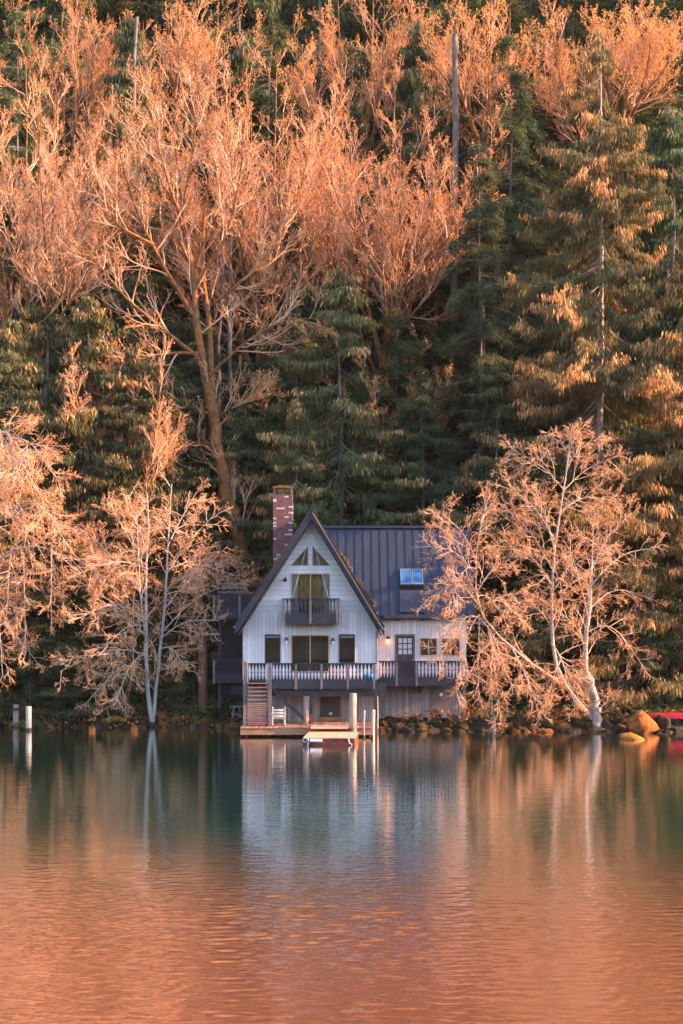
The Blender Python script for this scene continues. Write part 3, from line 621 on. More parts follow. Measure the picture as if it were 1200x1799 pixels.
# lanterns
def lantern(px, py, Y, s=1, lit=False, label=None):
    x, z = X(px, Y), Z(py, Y); m = MB()
    m.box(x-.05, x+.05, Y-.04, Y-.004, z+.02, z+.2); m.bar((x, Y-.03, z+.17), (x, Y-.16, z+.17), .03, .03); m.tube([(x, Y-.16, z+.22), (x, Y-.16, z+.05)], [.06, .10], 8)
    l = H(m.build('lantern', 'black', label=label)); m = MB(); m.tube([(x, Y-.16, z+.045), (x, Y-.16, z-.17)], [.075, .045], 8); m.build('lamp_glass', 'bulb' if lit else 'metal', l)
lantern(503.5, 1127, YG); lantern(585, 1128, YG); lantern(681.5, 1125, YW, lit=True, label='small lantern glowing orange beside the side door')
m = MB(); x, z = X(502.5, YG), Z(1017, YG); m.tube([(x, YG-.004, z+.03), (x, YG-.1, z+.03)], .04, 8); m.tube([(x-.02, YG-.1, z+.06), (x-.04, YG-.2, z-.08)], [.05, .10], 10); H(m.build('floodlight', 'black'))
# downspout
m = MB(); m.tube([(rx, YR+.3, rz), (X(664, YG-.1), YG-.12, Z(1103, YG)), (X(662, YG), YG-.08, Z(1112, YG)), (X(662, YG), YG-.08, Z(1166, YG))], .04, 8); H(m.build('downspout', 'slat'))
# chimney
YC = 84.6; cx0, cx1 = X(480, YC), X(514, YC); czt, czo = Z(869, YC), Z(857, YC)
b = MB(); b.box(cx0, cx1, YC, YC+1.0, zb, czt); ch = H(b.build('chimney', 'brick'))
b = MB()
for xa in (cx0, (cx0+cx1)/2-.06, cx1-.12):
    for ya in (YC, YC+.88): b.box(xa, xa+.12, ya, ya+.12, czt, czo)
b.build('cap_piers', 'brick', ch)
b = MB(); xm = (cx0+cx1)/2
b.prism_y([(cx0-.08, czo), (cx1+.1, czo), (cx1+.04, czo+.07), (xm+.15, czo+.13), (xm-.2, czo+.13), (cx0-.04, czo+.05)], YC-.08, YC+1.08); b.build('cap', 'moss', ch)
# debris and moss tuft at the roof valley
rng = np.random.default_rng(5)

# ---------------------------------------------------------------- side porch (dark decks left of the house)
YP = 84.6; pl = Vector((X(400, YP), YP, gz(X(400, YP), YP)))
porch = empty('side_porch', pl, 'dark two-storey porch with notched railings in shade left of the white house', 'porch')
def PP(o): o.parent = porch; o.location = -pl; return o
for (pa, pb, pt_, pm, pf) in ((373, 441, 1044, 1071, 1088), (373, 430, 1157, 1185, 1200)):
    railing(PP, X(pa, YP), X(pb, YP), YP, Z(pt_, YP), Z(pm, YP), Z(pf, YP), [X(pa+3, YP)]+([X(421, YP)] if pt_ < 1100 else []), 0)
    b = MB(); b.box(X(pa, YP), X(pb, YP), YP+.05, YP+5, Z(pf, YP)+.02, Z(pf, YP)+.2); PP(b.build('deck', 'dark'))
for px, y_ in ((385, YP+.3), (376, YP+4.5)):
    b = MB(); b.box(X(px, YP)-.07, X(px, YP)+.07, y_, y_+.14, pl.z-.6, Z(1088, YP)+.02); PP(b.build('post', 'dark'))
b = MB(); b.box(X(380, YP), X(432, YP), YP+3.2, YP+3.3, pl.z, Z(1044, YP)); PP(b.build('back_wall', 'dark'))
b = MB(); b.box(X(404, YP), X(430, YP), YP+.5, YP+.6, Z(1222, YP), Z(1207, YP)); PP(b.build('cross_beam', 'darkrail'))
b = MB()
for k, py in enumerate((1025, 1032.5, 1040)): b.box(X(382, YP+3), X(433, YP+3), YP+3.35, YP+3.4, Z(py+1.7, YP+3), Z(py-1.5, YP+3))
PP(b.build('screen_slats', 'slat'))
b = MB(); b.box(X(346, YP), X(385, YP), YP+.1, YP+.2, Z(1116, YP), Z(1112, YP)); PP(b.build('tie_beam', 'slat'))
x = X(356, YP+.6); b = MB(); g0 = gz(x, YP+.6)
b.tube([(x+.05, YP+.6, g0-.3), (x, YP+.6, Z(1140, YP)), (x-.05, YP+.6, Z(1110, YP)), (x-.02, YP+.6, Z(1090, YP))], [.26, .22, .2, .14], 12)
tag(b.build('dead_trunk', 'snag', smooth=True), 'broken reddish dead trunk standing among ferns left of the dark porch', 'dead tree')
# round stool table under the porch
x = X(415, 83.6); y = 83.9; g0 = gz(x, y); t = empty('garden_table', (x, y, g0), 'small grey round slatted table in the shade beside the stairs', 'table')
m = MB(); m.tube([(0, 0, .58), (0, 0, .63)], .36, 16); m.build('tabletop', 'slat', t)
for k in range(4):
    a = k*math.pi/2+.7; m = MB(); m.bar((.28*math.cos(a), .28*math.sin(a), 0), (.2*math.cos(a), .2*math.sin(a), .58), .05, .05); m.build('leg', 'slat', t)
m = MB(); m.tube([(.25*math.cos(k*.5236), .25*math.sin(k*.5236), .22) for k in range(13)], .02, 6); m.build('ring', 'slat', t)

# ---------------------------------------------------------------- dock, float, pilings
def deck_thing(name, x0, x1, y0, y1, zt_, zb_, label, cat, fasc, planks='dockwood'):
    c = Vector(((x0+x1)/2, (y0+y1)/2, zb_)); t = empty(name, c, label, cat)
    m = MB(); n = round((x1-x0)/.14); w_ = (x1-x0)/n; rr = random.Random(3)
    for i in range(n):
        dz = rr.uniform(-.004, .004); m.box(x0+i*w_+.006-c.x, x0+(i+1)*w_-.006-c.x, y0-.03-c.y+rr.uniform(-.015, .015), y1-c.y, zt_-.045-c.z+dz, zt_-c.z+dz)
    m.build('planking', planks, t)
    m = MB(); m.box(x0-c.x, x1-c.x, y0-c.y, y0+.06-c.y, zb_-c.z, zt_-.05-c.z); m.box(x0-c.x, x1-c.x, y1-.06-c.y, y1-c.y, zb_-c.z, zt_-.05-c.z)
    m.box(x0-c.x, x0+.06-c.x, y0+.06-c.y, y1-.06-c.y, zb_-c.z, zt_-.05-c.z); m.box(x1-.06-c.x, x1-c.x, y0+.06-c.y, y1-.06-c.y, zb_-c.z, zt_-.05-c.z); m.build('fascia', fasc, t)
    return t, c
YK = 78.3
dk, dc = deck_thing('dock', X(422, YK), X(657, YK), YK, 82.4, ZD, Z(1291, YK), 'long reddish wooden dock at the water edge under the house deck', 'dock', 'dockfascia')
for px in (434, 470, 520, 600, 650):
    for yy in (YK+.4, YK+2.4):
        m = MB(); m.tube([(X(px, YK)-dc.x, yy-dc.y, -2), (X(px, YK)-dc.x, yy-dc.y, .1)], .09, 8); m.build('pile', 'redwood', dk)
YF = 74.0; zft, zfb = Z(1296, YF), Z(1309, YF)
fd, fc = deck_thing('floating_dock', X(536, YF), X(627, YF), YF, YF+3.3, zft, -.12, 'small square floating dock with dark red sides moored in front of the long dock', 'floating dock', 'floatred', 'paleplank')
fd.rotation_euler = (0, 0, R(-3.5)); 
m = MB(); m.tube([(X(549, YF)-fc.x, YF-.1-fc.y, .2-fc.z), (X(570, YF)-fc.x, YF-.1-fc.y, .2-fc.z)], .075, 12); m.build('bumper', 'white', fd)
m = MB(); m.tube([(X(545, YF)-fc.x, YF-.07-fc.y, .34-fc.z), (X(546, YF)-fc.x, YF-.1-fc.y, .12-fc.z), (X(543, YF)-fc.x, YF-.1-fc.y, -.1-fc.z)], [.035, .03, .03], 6); m.build('mooring_rope', 'rope', fd)
m = MB(); m.tube([(X(540, YF)+.09*math.cos(k*.5)-fc.x, YF-.07-fc.y, .22+.09*math.sin(k*.5)-fc.z) for k in range(13)], .022, 6); m.build('mooring_ring', 'rope', fd)
m = MB(); m.tube([(X(616, YF)-fc.x, YF-.06-fc.y, .3-fc.z), (X(618, YF)-fc.x, YF-.1-fc.y, .1-fc.z), (X(623, YF)-fc.x, YF-.08-fc.y, .02-fc.z)], .03, 6); m.build('chain', 'rope', fd)
m = MB(); x0, x1 = X(546, 78), X(612, 78); m.box(x0, x1, 77.3, 79.2, ZD+.008, ZD+.055)
tag(m.build('gangway_board', 'paleplank'), 'pale flat board bridging the long dock and the floating dock', 'gangway')
def pile_thing(px, Y, py0, r, mat, label, group=None, lean=0, square=False, cat='piling', name='piling'):
    x = X(px, Y); zt_ = Z(py0, Y); m = MB()
    if square: m.box(-r, r, -r, r, -2.2, zt_)
    else:
        rr = random.Random(int(px)); m.tube([(0, 0, -2.2), (rr.uniform(-.02, .02)+lean*.5, 0, zt_*.5), (lean, 0, zt_-.03), (lean, 0, zt_)], [r*1.05, r*rr.uniform(.95, 1.05), r, r*.9], 14)
    o = m.build(name, mat, smooth=not square); o.location = (x, Y, 0)
    w_ = MB(); w_.tube([(lean*.1, 0, -.3), (lean*.1, 0, .10), (lean*.15, 0, .14)], [r*1.09, r*1.09, r*1.03], 14); w_.build('algae_band', 'algae', o)
    return tag(o, label, cat, group)
pile_thing(620.5, 78.0, 1218, .165, 'log', 'thick bleached log piling rising through the dock, tallest at the dock')
pile_thing(640.5, 77.6, 1248, .04, 'ivory', 'thin pale pole beside the floating dock, left of the stouter white pole', cat='pole', name='mooring_pole')
pile_thing(654.5, 77.6, 1247, .075, 'ivory', 'stouter white pole at the right end of the dock', lean=.05, cat='pole', name='mooring_pole')
pile_thing(663, 80.9, 1223, .035, 'ivory', 'thin white upright pole tucked behind the deck corner post', cat='pole', name='mooring_pole')
pile_thing(28.5, 84.3, 1238, .15, 'log', 'shaded grey piling, left of the pair at the left shore')
pile_thing(50.5, 82.2, 1241, .145, 'ivory', 'sunlit pale piling, right of the pair at the left shore')
for px, lb in ((161.5, 'short orange mossy piling stump in the water, left of two'), (235.5, 'short orange mossy piling stump in the water, nearer the white birch')):
    Y = 81.8; m = MB(); m.box(-.17, .17, -.15, .17, -.6, .19); m.box(-.13, .14, -.12, .14, .19, .26); o = m.build('pile_stump', 'boulder', bevel=.05); o.location = (X(px, Y), Y, 0); o.rotation_euler = (0, 0, R(12)); tag(o, lb, 'stump')
# corrugated drain with post
x, y = X(862, 81.0), 81.0; t = empty('drain_pipe', (x, y, 0), 'black corrugated upright drain pipe at the rocky waterline right of the house', 'pipe'); m = MB(); pts = []; rs = []
for k in range(41):
    pts.append((0, 0, -.5+k*.035)); rs.append(.27 if k % 4 < 2 else .235)
m.tube(pts, rs, 20); m.build('corrugated_sleeve', 'pipe', t, smooth=False); m = MB(); m.tube([(0, 0, .5), (0, 0, 1.75)], .10, 10); m.build('riser', 'pipe', t)
# chair
t = empty('patio_chair', (X(489.5, 79.0), 79.15, ZD), 'cream slat-backed wooden chair standing on the dock beside the stairs', 'chair', rz=R(6))
m = MB(); m.box(-.29, .29, -.02, .48, .36, .40); m.build('seat', 'chairwood', t)
m = MB()
for zz in (.50, .64, .78):
    n = 8
    for k in range(n):
        a_, b_ = -.26+.52*k/n, -.26+.52*(k+1)/n; c1 = -.05-.05*math.cos(a_/.26*1.57); c2 = -.05-.05*math.cos(b_/.26*1.57); m.bar((a_, c1, zz), (b_, c2, zz), .02, .095)
m.build('backrest', 'chairwood', t)
for s in (-1, 1):
    m = MB(); m.bar((s*.30, -.06, .05), (s*.30, -.07, .90), .05, .06); m.tube([(s*.3, -.075, .88), (s*.3, -.075, .93)], .04, 8); m.build('back_post', 'chairwood', t)
    m = MB(); m.bar((s*.30, .44, .05), (s*.30, .42, .58), .05, .05); m.build('leg', 'chairwood', t)
    m = MB(); m.bar((s*.31, -.12, .60), (s*.31, .50, .60), .09, .03); m.build('armrest', 'chairwood', t)
    m = MB(); m.tube([(s*.30, -.32+.1*k, .03+.22*(abs(k-4.5)/4.5)**2*.35) for k in range(10)], .028, 6); m.build('rocker', 'chairwood', t)
# turquoise kayak float on the deck behind the rail, small planter at stair head
m = MB(); m.tube([(X(638, YD+.9), YD+.9, zdk+.15), (X(640, YD+.9), YD+.9, zdk+.18), (X(654, YD+.9), YD+.9, zdk+.18), (X(657, YD+.9), YD+.9, zdk+.15)], [.05, .16, .16, .05], 12)
tag(m.build('swim_float', 'cyan', smooth=True), 'turquoise inflatable roll lying on the main deck behind its railing', 'swim float')
# orange sunlit folded chair cushions seen through the rail
# red hull at the right edge
x0 = X(1166, 81.6); t = empty('red_boat', (x0+1.6, 82.2, gz(x0+1.6, 82.2)), 'red overturned small boat pulled up at the right edge of the shore', 'boat', rz=R(-8)); 
vs_ = []; fs_ = []; n = 24; kk = 12
for i in range(n+1):
    u = i/n*2-1; wd_ = .42*(1-abs(u)**2.2)+.01; hh = .26*(1-abs(u)**3)**.6
    for k in range(kk+1): a = math.pi*k/kk; vs_.append((u*2.4, -wd_*math.cos(a), .12+hh*math.sin(a)**.8+.14*abs(u)**3))
for i in range(n):
    for k in range(kk): b_ = i*(kk+1)+k; fs_.append((b_, b_+1, b_+kk+2, b_+kk+1))
m = MB(); m.add(vs_, fs_); m.build('hull', 'redhull', t, smooth=True)
m = MB(); m.tube([(-2.3+4.6*k/20, 0, .12+.26*(1-abs(-1+k/10)**3)**.6+.015+.14*abs(-1+k/10)**3) for k in range(1, 20)], .02, 6); m.build('keel', 'redwood', t)
# wooden steps up the right bank
xs_, ys_ = X(1072, 84.2), 84.0; g0 = gz(xs_, ys_); t = empty('bank_steps', (xs_, ys_, g0), 'dark wooden steps climbing the shaded bank behind the leaning trunk', 'steps')
for k in range(6): m = MB(); m.box(-.45, .5, k*.26, k*.26+.28, k*.19, k*.19+.05); m.build('tread', 'snag', t)
for x_ in (-.5, .52): m = MB(); m.bar((x_, -.05, -.05), (x_, 1.6, 1.15), .06, .2); m.build('stringer', 'dark', t)
m = MB(); m.box(-.6, -.5, -.05, .05, -.2, 1.45); m.build('post', 'dark', t); m = MB(); m.bar((.62, -.05, .75), (1.0, 1.5, 1.1), .06, .12); m.bar((-.1, 0, 1.35), (1.2, .2, .3), .05, .12); m.build('handrail', 'snag', t)

# ================================================================ vegetation
def unit(v): return v/np.maximum(np.linalg.norm(v, axis=-1, keepdims=True), 1e-9)
def perp(rg, d):
    r = rg.normal(size=d.shape); r -= (r*d).sum(-1, keepdims=True)*d; return unit(r)
def grow(rg, P, D, L, Rd, steps, wob=.15, trop=(0, 0, 0), tip=.3):
    n = len(P); pts = np.zeros((n, steps+1, 3)); pts[:, 0] = P; d = unit(D); tr = np.asarray(trop, float)
    for i in range(steps):
        d = unit(d+rg.normal(size=(n, 3))*wob+tr); pts[:, i+1] = pts[:, i]+d*(L/steps)[:, None]
    t = np.linspace(0, 1, steps+1)[None]; rad = Rd[:, None]*(1-t*(1-tip)); return pts, rad
def spawn(rg, pts, rad, L, k, t0, t1, ang, ratio, rr, lenfall=.5, flat=None, amin=None):
    n, m, _ = pts.shape; t = (np.arange(k)[None]+rg.random((n, k)))/k; t = t0+(t1-t0)*t
    f = t*(m-1); i = np.minimum(f.astype(int), m-2); w = (f-i)[..., None]; ii = np.arange(n)[:, None]
    a, b = pts[ii, i], pts[ii, i+1]; P = a*(1-w)+b*w; d = unit(b-a)
    r = rad[ii, i]*(1-w[..., 0])+rad[ii, i+1]*w[..., 0]
    pr = perp(rg, d)
    if flat is not None: pr = unit(pr*np.array([1, 1, flat]))
    A = rg.normal(ang, ang*.25, (n, k))[..., None]; D = d*np.cos(A)+pr*np.sin(A)
    Lc = np.repeat(L[:, None], k, 1)*ratio*(1-lenfall*(t-t0)/(t1-t0+1e-6))*rg.uniform(.65, 1.25, (n, k))
    return P.reshape(-1, 3), D.reshape(-1, 3), Lc.ravel(), (r*rr).ravel()
class Geo:
    def __init__(s): s.v = []; s.q = []; s.t = []; s.n = 0; s.tint = []
    def tubes(s, pts, rad, sides):
        n, m, _ = pts.shape; d = np.empty_like(pts); d[:, 1:-1] = pts[:, 2:]-pts[:, :-2]; d[:, 0] = pts[:, 1]-pts[:, 0]; d[:, -1] = pts[:, -1]-pts[:, -2]
        d = unit(d); ref = np.where(np.abs(d[..., 2:3]) > .9, np.array([1., 0, 0]), np.array([0, 0, 1.])); a = unit(np.cross(d, ref)); b = np.cross(d, a)
        th = np.arange(sides)*2*math.pi/sides
        v = pts[:, :, None]+(a[:, :, None]*np.cos(th)[:, None]+b[:, :, None]*np.sin(th)[:, None])*rad[:, :, None, None]
        base = s.n+(np.arange(n)[:, None, None]*m+np.arange(m-1)[None, :, None])*sides; k = np.arange(sides)[None, None]; k2 = (k+1) % sides
        s.q.append(np.stack([base+k, base+k2, base+sides+k2, base+sides+k], -1).reshape(-1, 4)); s.v.append(v.reshape(-1, 3)); s.n += n*m*sides
    def quads(s, C, U, V, tint=None):       # diamond-shaped leaves centred at C
        n = len(C); v = np.stack([C-U, C-V*.9, C+U, C+V*.9], 1).reshape(-1, 3); s.v.append(v); s.q.append(s.n+np.arange(n*4).reshape(-1, 4)); s.n += 4*n
        if tint is not None: s.tint.append(np.repeat(tint, 4))
    def strips(s, P, D, W, L, tint, droop=.0):   # lobed hanging spray: 6 verts, 2 quads
        n = len(P); L = L[:, None]; g = np.array([0, 0, -1.])*droop*L
        p1 = P+D*L*.45+g*.3; p2 = P+D*L+g
        v = np.stack([P-W*.25, P+W*.25, p1+W*.8, p1-W, p2-W*.12, p2+W*.12], 1).reshape(-1, 3)
        b = s.n+np.arange(n)[:, None]*6; s.q.append(np.concatenate([b+np.array([[0, 1, 2, 3]]), b+np.array([[3, 2, 5, 4]])])); s.v.append(v); s.n += 6*n
        s.tint.append(np.repeat(tint, 6))
    def mesh(s, name, smooth=False):
        return np_mesh(name, np.concatenate(s.v), np.concatenate(s.q), None, smooth, np.concatenate(s.tint) if s.tint else None)

def twigs_on(rg, lv, G_tw, G_bud, spec):
    """grow successive twig levels from polylines lv=(pts, rad, L); spec = list of level dicts"""
    pts, rad, L = lv
    for j, sp in enumerate(spec):
        P, D, Lc, rc = spawn(rg, pts, rad, L, sp['k'], sp.get('t0', .25), 1, sp['ang'], sp['ratio'], .6, sp.get('fall', .5), sp.get('flat'))
        keep = Lc > .12; P, D, Lc, rc = P[keep], D[keep], Lc[keep], rc[keep]; rc = np.maximum(np.minimum(rc, Lc*.016+.004), sp['rmin'])
        pts, rad = grow(rg, P, D, Lc, rc, sp['steps'], sp['wob'], sp['trop'], .4); L = Lc
        G_tw.tubes(pts, rad, 3 if j >= 1 else 4)
    if G_bud is not None and spec[-1].get('buds'):
        nb = spec[-1]['buds']; n, m, _ = pts.shape; t = rg.random((n, nb)); t[:, 0] = 1; f = t*(m-1); i = np.minimum(f.astype(int), m-2); w = (f-i)[..., None]; ii = np.arange(n)[:, None]
        C = (pts[ii, i]*(1-w)+pts[ii, i+1]*w).reshape(-1, 3); sz = spec[-1]['bsize']*rg.uniform(.6, 1.4, len(C))[:, None]
        U = unit(rg.normal(size=C.shape))*sz; V = perp(rg, unit(U))*sz*.6; C = C+unit(rg.normal(size=C.shape))*sz*.8
        G_bud.quads(C, U, V)
def resample(poly, n):
    p = np.array(poly, float); d = np.r_[0, np.cumsum(np.linalg.norm(np.diff(p, axis=0), axis=1))]; t = np.linspace(0, d[-1], n)
    # smooth interpolation
    q = np.stack([np.interp(t, d, p[:, k]) for k in range(3)], 1)
    for _ in range(2): q[1:-1] = (q[:-2]+q[1:-1]*2+q[2:])/4
    return q, d[-1]

def bare_tree(name, base, limbs, seed, label, cat='bare tree', group=None, bark='bark_moss', twig='twig', bud='bud', spec=None, limbk=None, sides=9):
    """limbs: list of (points relative to the base, r0, r1); twigs grow from all limbs"""
    rg = np.random.default_rng(seed); t = empty(name, base, label, cat, group)
    GT, GW, GB = Geo(), Geo(), Geo(); n = 14; P = []; Rr = []; L = []
    for poly, r0, r1 in limbs:
        q, l = resample(poly, n); q[1:-1] += rg.normal(size=(n-2, 3))*r0*.18; P.append(q); Rr.append(np.linspace(r0, r1, n)); L.append(l)
    P, Rr, L = np.array(P), np.array(Rr), np.array(L); GT.tubes(P, Rr, sides)
    Lt = np.minimum(L, limbk or 5.0)
    twigs_on(rg, (P, Rr, Lt), GW, GB, spec)
    link('trunk', GT.mesh('trunk', True), bark, t); link('crown', GW.mesh('crown', False), twig, t); link('buds', GB.mesh('buds'), bud, t)
    return t

# --- vase-shaped maples -------------------------------------------------
def vase_limbs(rg, H, fork, Rc, r0, lean=(0, 0), n1=6, n2=4, narrow=1.0):
    limbs = []; f = np.array([lean[0], lean[1], fork]); limbs.append(([(0, 0, -1.2), (lean[0]*.2, lean[1]*.2, fork*.4), tuple(f)], r0*.85, r0*.45))
    for i in range(n1):
        a = 2*math.pi*(i+rg.uniform(-.3, .3))/n1; rr = Rc*rg.uniform(.55, 1.0)*narrow; hh = (H-fork)*rg.uniform(.62, .95)
        if i == 0: rr *= .2; hh = (H-fork)*.95
        e = f+np.array([rr*math.cos(a), rr*math.sin(a)*.8, hh]); s = f-np.array([0, 0, rg.uniform(0, fork*.25)])
        m1 = s+np.array([rr*.55*math.cos(a), rr*.5*math.sin(a), hh*.32]); m2 = s+np.array([rr*.85*math.cos(a), rr*.7*math.sin(a), hh*.66])
        limbs.append(([tuple(s), tuple(m1), tuple(m2), tuple(e)], r0*.30, .02))
        for j in range(n2):
            u = rg.uniform(.25, .75); b = s+(m1-s)*min(1, u*2) if u < .5 else m1+(m2-m1)*(u*2-1)
            a2 = a+rg.uniform(-1.3, 1.3); l2 = (H-b[2])*rg.uniform(.45, .85); sp = rg.uniform(.25, .7)
            e2 = b+np.array([math.cos(a2)*l2*sp, math.sin(a2)*l2*sp*.8, l2*.8]); mm = (b+e2)/2+np.array([math.cos(a2), math.sin(a2)*.8, -.4])*l2*.1
            limbs.append(([tuple(b), tuple(mm), tuple(e2)], r0*.14, .015))
    return limbs
SP_MAPLE = [dict(k=12, ang=.7, ratio=.58, rmin=.016, steps=6, wob=.11, trop=(0, 0, .10), t0=.22, fall=.4),
            dict(k=7, ang=.55, ratio=.55, rmin=.010, steps=4, wob=.12, trop=(0, 0, .13)),
            dict(k=4, ang=.6, ratio=.5, rmin=.0065, steps=3, wob=.14, trop=(0, 0, .10), buds=3, bsize=.048)]
SP_ALDER = [dict(k=15, ang=.8, ratio=.58, rmin=.013, steps=7, wob=.15, trop=(0, 0, .0), t0=.12, fall=.45),
            dict(k=7, ang=.7, ratio=.55, rmin=.0085, steps=5, wob=.17, trop=(0, 0, 0)),
            dict(k=4, ang=.65, ratio=.5, rmin=.006, steps=3, wob=.2, trop=(0, 0, 0), buds=3, bsize=.034)]

def px3(px, py, Y, base): return (X(px, Y)-base[0], Y-base[1], Z(py, Y)-base[2])
def limb_px(base, pts, r0, r1):
    return ([px3(a, b, base[1]+(c if len(p_) > 2 else 0), base) for p_ in pts for a, b, c in [tuple(p_)+(0,)*(3-len(p_))]], r0, r1)
def at_ground(px, Y, dz=0): x = X(px, Y); return (x, Y, gz(x, Y)+dz)

# shoreline birch, left of the house
b0 = (X(267, 84.9), 84.9, Z(1268, 84.9))
L1 = [limb_px(b0, [(267, 1270), (259, 1225), (257, 1150), (256, 1060), (259, 980), (262, 920), (258, 865, -.5)], .13, .02),
      limb_px(b0, [(268, 1272), (272, 1225, .3), (281, 1150, .5), (290, 1060, .6), (294, 980, .7), (298, 900, .6), (302, 850, .5)], .11, .02),
      limb_px(b0, [(257, 1130), (247, 1060, -1), (244, 990, -1.5), (240, 900, -1.6)], .05, .015)]
rg = np.random.default_rng(3)
for (sx, sy, ex, ey, dz, sag) in [(257, 1120, 120, 1010, -1.5, -14), (258, 1060, 150, 930, .8, -10), (257, 1150, 105, 1180, -2, -22), (256, 1090, 130, 1090, -2.4, -30), (257, 1010, 190, 880, -1, -6), (260, 980, 225, 870, 1, -4),
        (289, 1070, 400, 960, 1.2, -10), (292, 1010, 380, 900, -1.2, -8), (286, 1110, 440, 1020, 1.5, -26), (283, 1140, 330, 1180, -1.5, -18), (295, 960, 345, 865, .6, -4), (257, 1180, 160, 1225, -1.8, -30), (256, 1150, 200, 1240, -2.2, -24),
        (256, 1040, 110, 950, 1.8, -12), (290, 1040, 340, 1010, -2, -10), (257, 1100, 175, 1150, -2.6, -20), (292, 1000, 410, 1010, -.6, -14), (259, 1000, 150, 1000, -2.2, -14), (285, 1120, 385, 1090, -1.6, -16)]:
    mx, my = (sx+ex)/2, (sy+ey)/2+sag
    L1.append(limb_px(b0, [(sx, sy), (mx*.5+sx*.5, my*.5+sy*.5+sag*.3, dz*.3), (mx, my, dz*.6), (ex, ey, dz)], .034, .012))
bare_tree('birch_tree', b0, L1, 11, 'white twin-trunked birch leaning over the water between the left pilings and the house', bark='bark_white', twig='twig_shore', spec=SP_ALDER, limbk=3.2)

# leaning alder at the right bank, its crown hanging over the wing
b1 = (X(1050, 81.9), 81.9, Z(1276, 81.9))
L3 = [limb_px(b1, [(1050, 1280), (1046, 1240), (1038, 1200, -.3), (1030, 1180, -.4)], .26, .22),
      limb_px(b1, [(1030, 1185, -.4), (1026, 1150, -.5), (1036, 1060, -.6), (1040, 985, -.6)], .13, .09),
      limb_px(b1, [(1040, 1262, 0), (1004, 1225, -.6), (975, 1185, -1.2), (968, 1145, -1.4), (968, 1060, -1.6), (972, 960, -1.7), (984, 900, -1.5), (1000, 800, -1.3), (1004, 752, -1.2)], .12, .02),
      limb_px(b1, [(985, 1200, -.9), (930, 1165, -2), (880, 1120, -2.6), (842, 1085, -2.8), (834, 1020, -2.8), (838, 960, -2.6)], .075, .02)]
for (sx, sy, sd_, ex, ey, dz, sag, r) in [(842, 1085, -2.8, 770, 1160, -3.5, -30, .07), (842, 1085, -2.8, 840, 1230, -3.2, -30, .06), (838, 1060, -2.8, 755, 1050, -3.4, -30, .07), (836, 1010, -2.7, 745, 960, -3, -20, .07), (836, 980, -2.7, 770, 900, -2.6, -16, .06),
        (842, 1085, -2.8, 900, 1210, -3.4, -20, .07), (860, 1105, -2.8, 880, 1270, -3, -10, .06), (900, 1140, -2.4, 950, 1260, -3, -10, .06), (838, 960, -2.6, 860, 870, -2.2, -8, .05), (970, 1000, -1.7, 870, 880, -1, -20, .08), (971, 1030, -1.7, 880, 960, -2.4, -24, .08),
        (975, 950, -1.6, 890, 850, -1.8, -16, .07), (990, 860, -1.4, 900, 790, -1, -12, .06), (1001, 800, -1.3, 960, 760, -1, -6, .05), (1002, 810, -1.3, 1060, 765, -1, -8, .05), (992, 860, -1.4, 1090, 800, -.6, -12, .06), (984, 900, -1.5, 1080, 880, -.8, -18, .07),
        (1040, 1000, -.6, 1110, 900, 0, -16, .07), (1040, 985, -.6, 1045, 890, -.4, -4, .06), (1038, 1030, -.6, 1160, 960, .4, -24, .07), (1036, 1070, -.6, 1140, 1050, .8, -26, .07), (1034, 1110, -.6, 1130, 1170, .2, -36, .06), (1032, 1130, -.5, 960, 1060, -1.6, -10, .06),
        (1034, 1090, -.6, 1000, 960, -1.8, -8, .06), (968, 1100, -1.5, 900, 1060, -2.6, -20, .06), (969, 1080, -1.6, 1020, 1010, -2.4, -10, .05), (968, 1130, -1.4, 1010, 1240, -2.6, -20, .06), (985, 1160, -1.3, 960, 1230, -2.6, -6, .05), (1001, 790, -1.3, 1030, 740, -1.2, -2, .04),
        (838, 1040, -2.8, 900, 980, -3.4, -14, .06), (842, 1080, -2.8, 800, 1215, -3.6, -30, .05), (840, 1070, -2.8, 920, 1090, -3.8, -26, .06), (972, 960, -1.7, 940, 860, -2.4, -8, .05), (970, 1040, -1.7, 1080, 960, -2, -20, .06), (836, 1000, -2.7, 790, 1060, -3.6, -26, .05)]:
    mx, my = (sx+ex)/2, (sy+ey)/2+sag
    L3.append(limb_px(b1, [(sx, sy, sd_), (mx*.5+sx*.5, my*.5+sy*.5+sag*.3, dz*.3+sd_*.7), (mx, my, dz*.6+sd_*.4), (ex, ey, dz)], r*.55, .013))
bare_tree('alder_tree', b1, L3, 12, 'wide pale alder on a leaning trunk at the right bank, overhanging the house wing', bark='bark_pale', twig='twig_shore', spec=SP_ALDER, limbk=2.9)

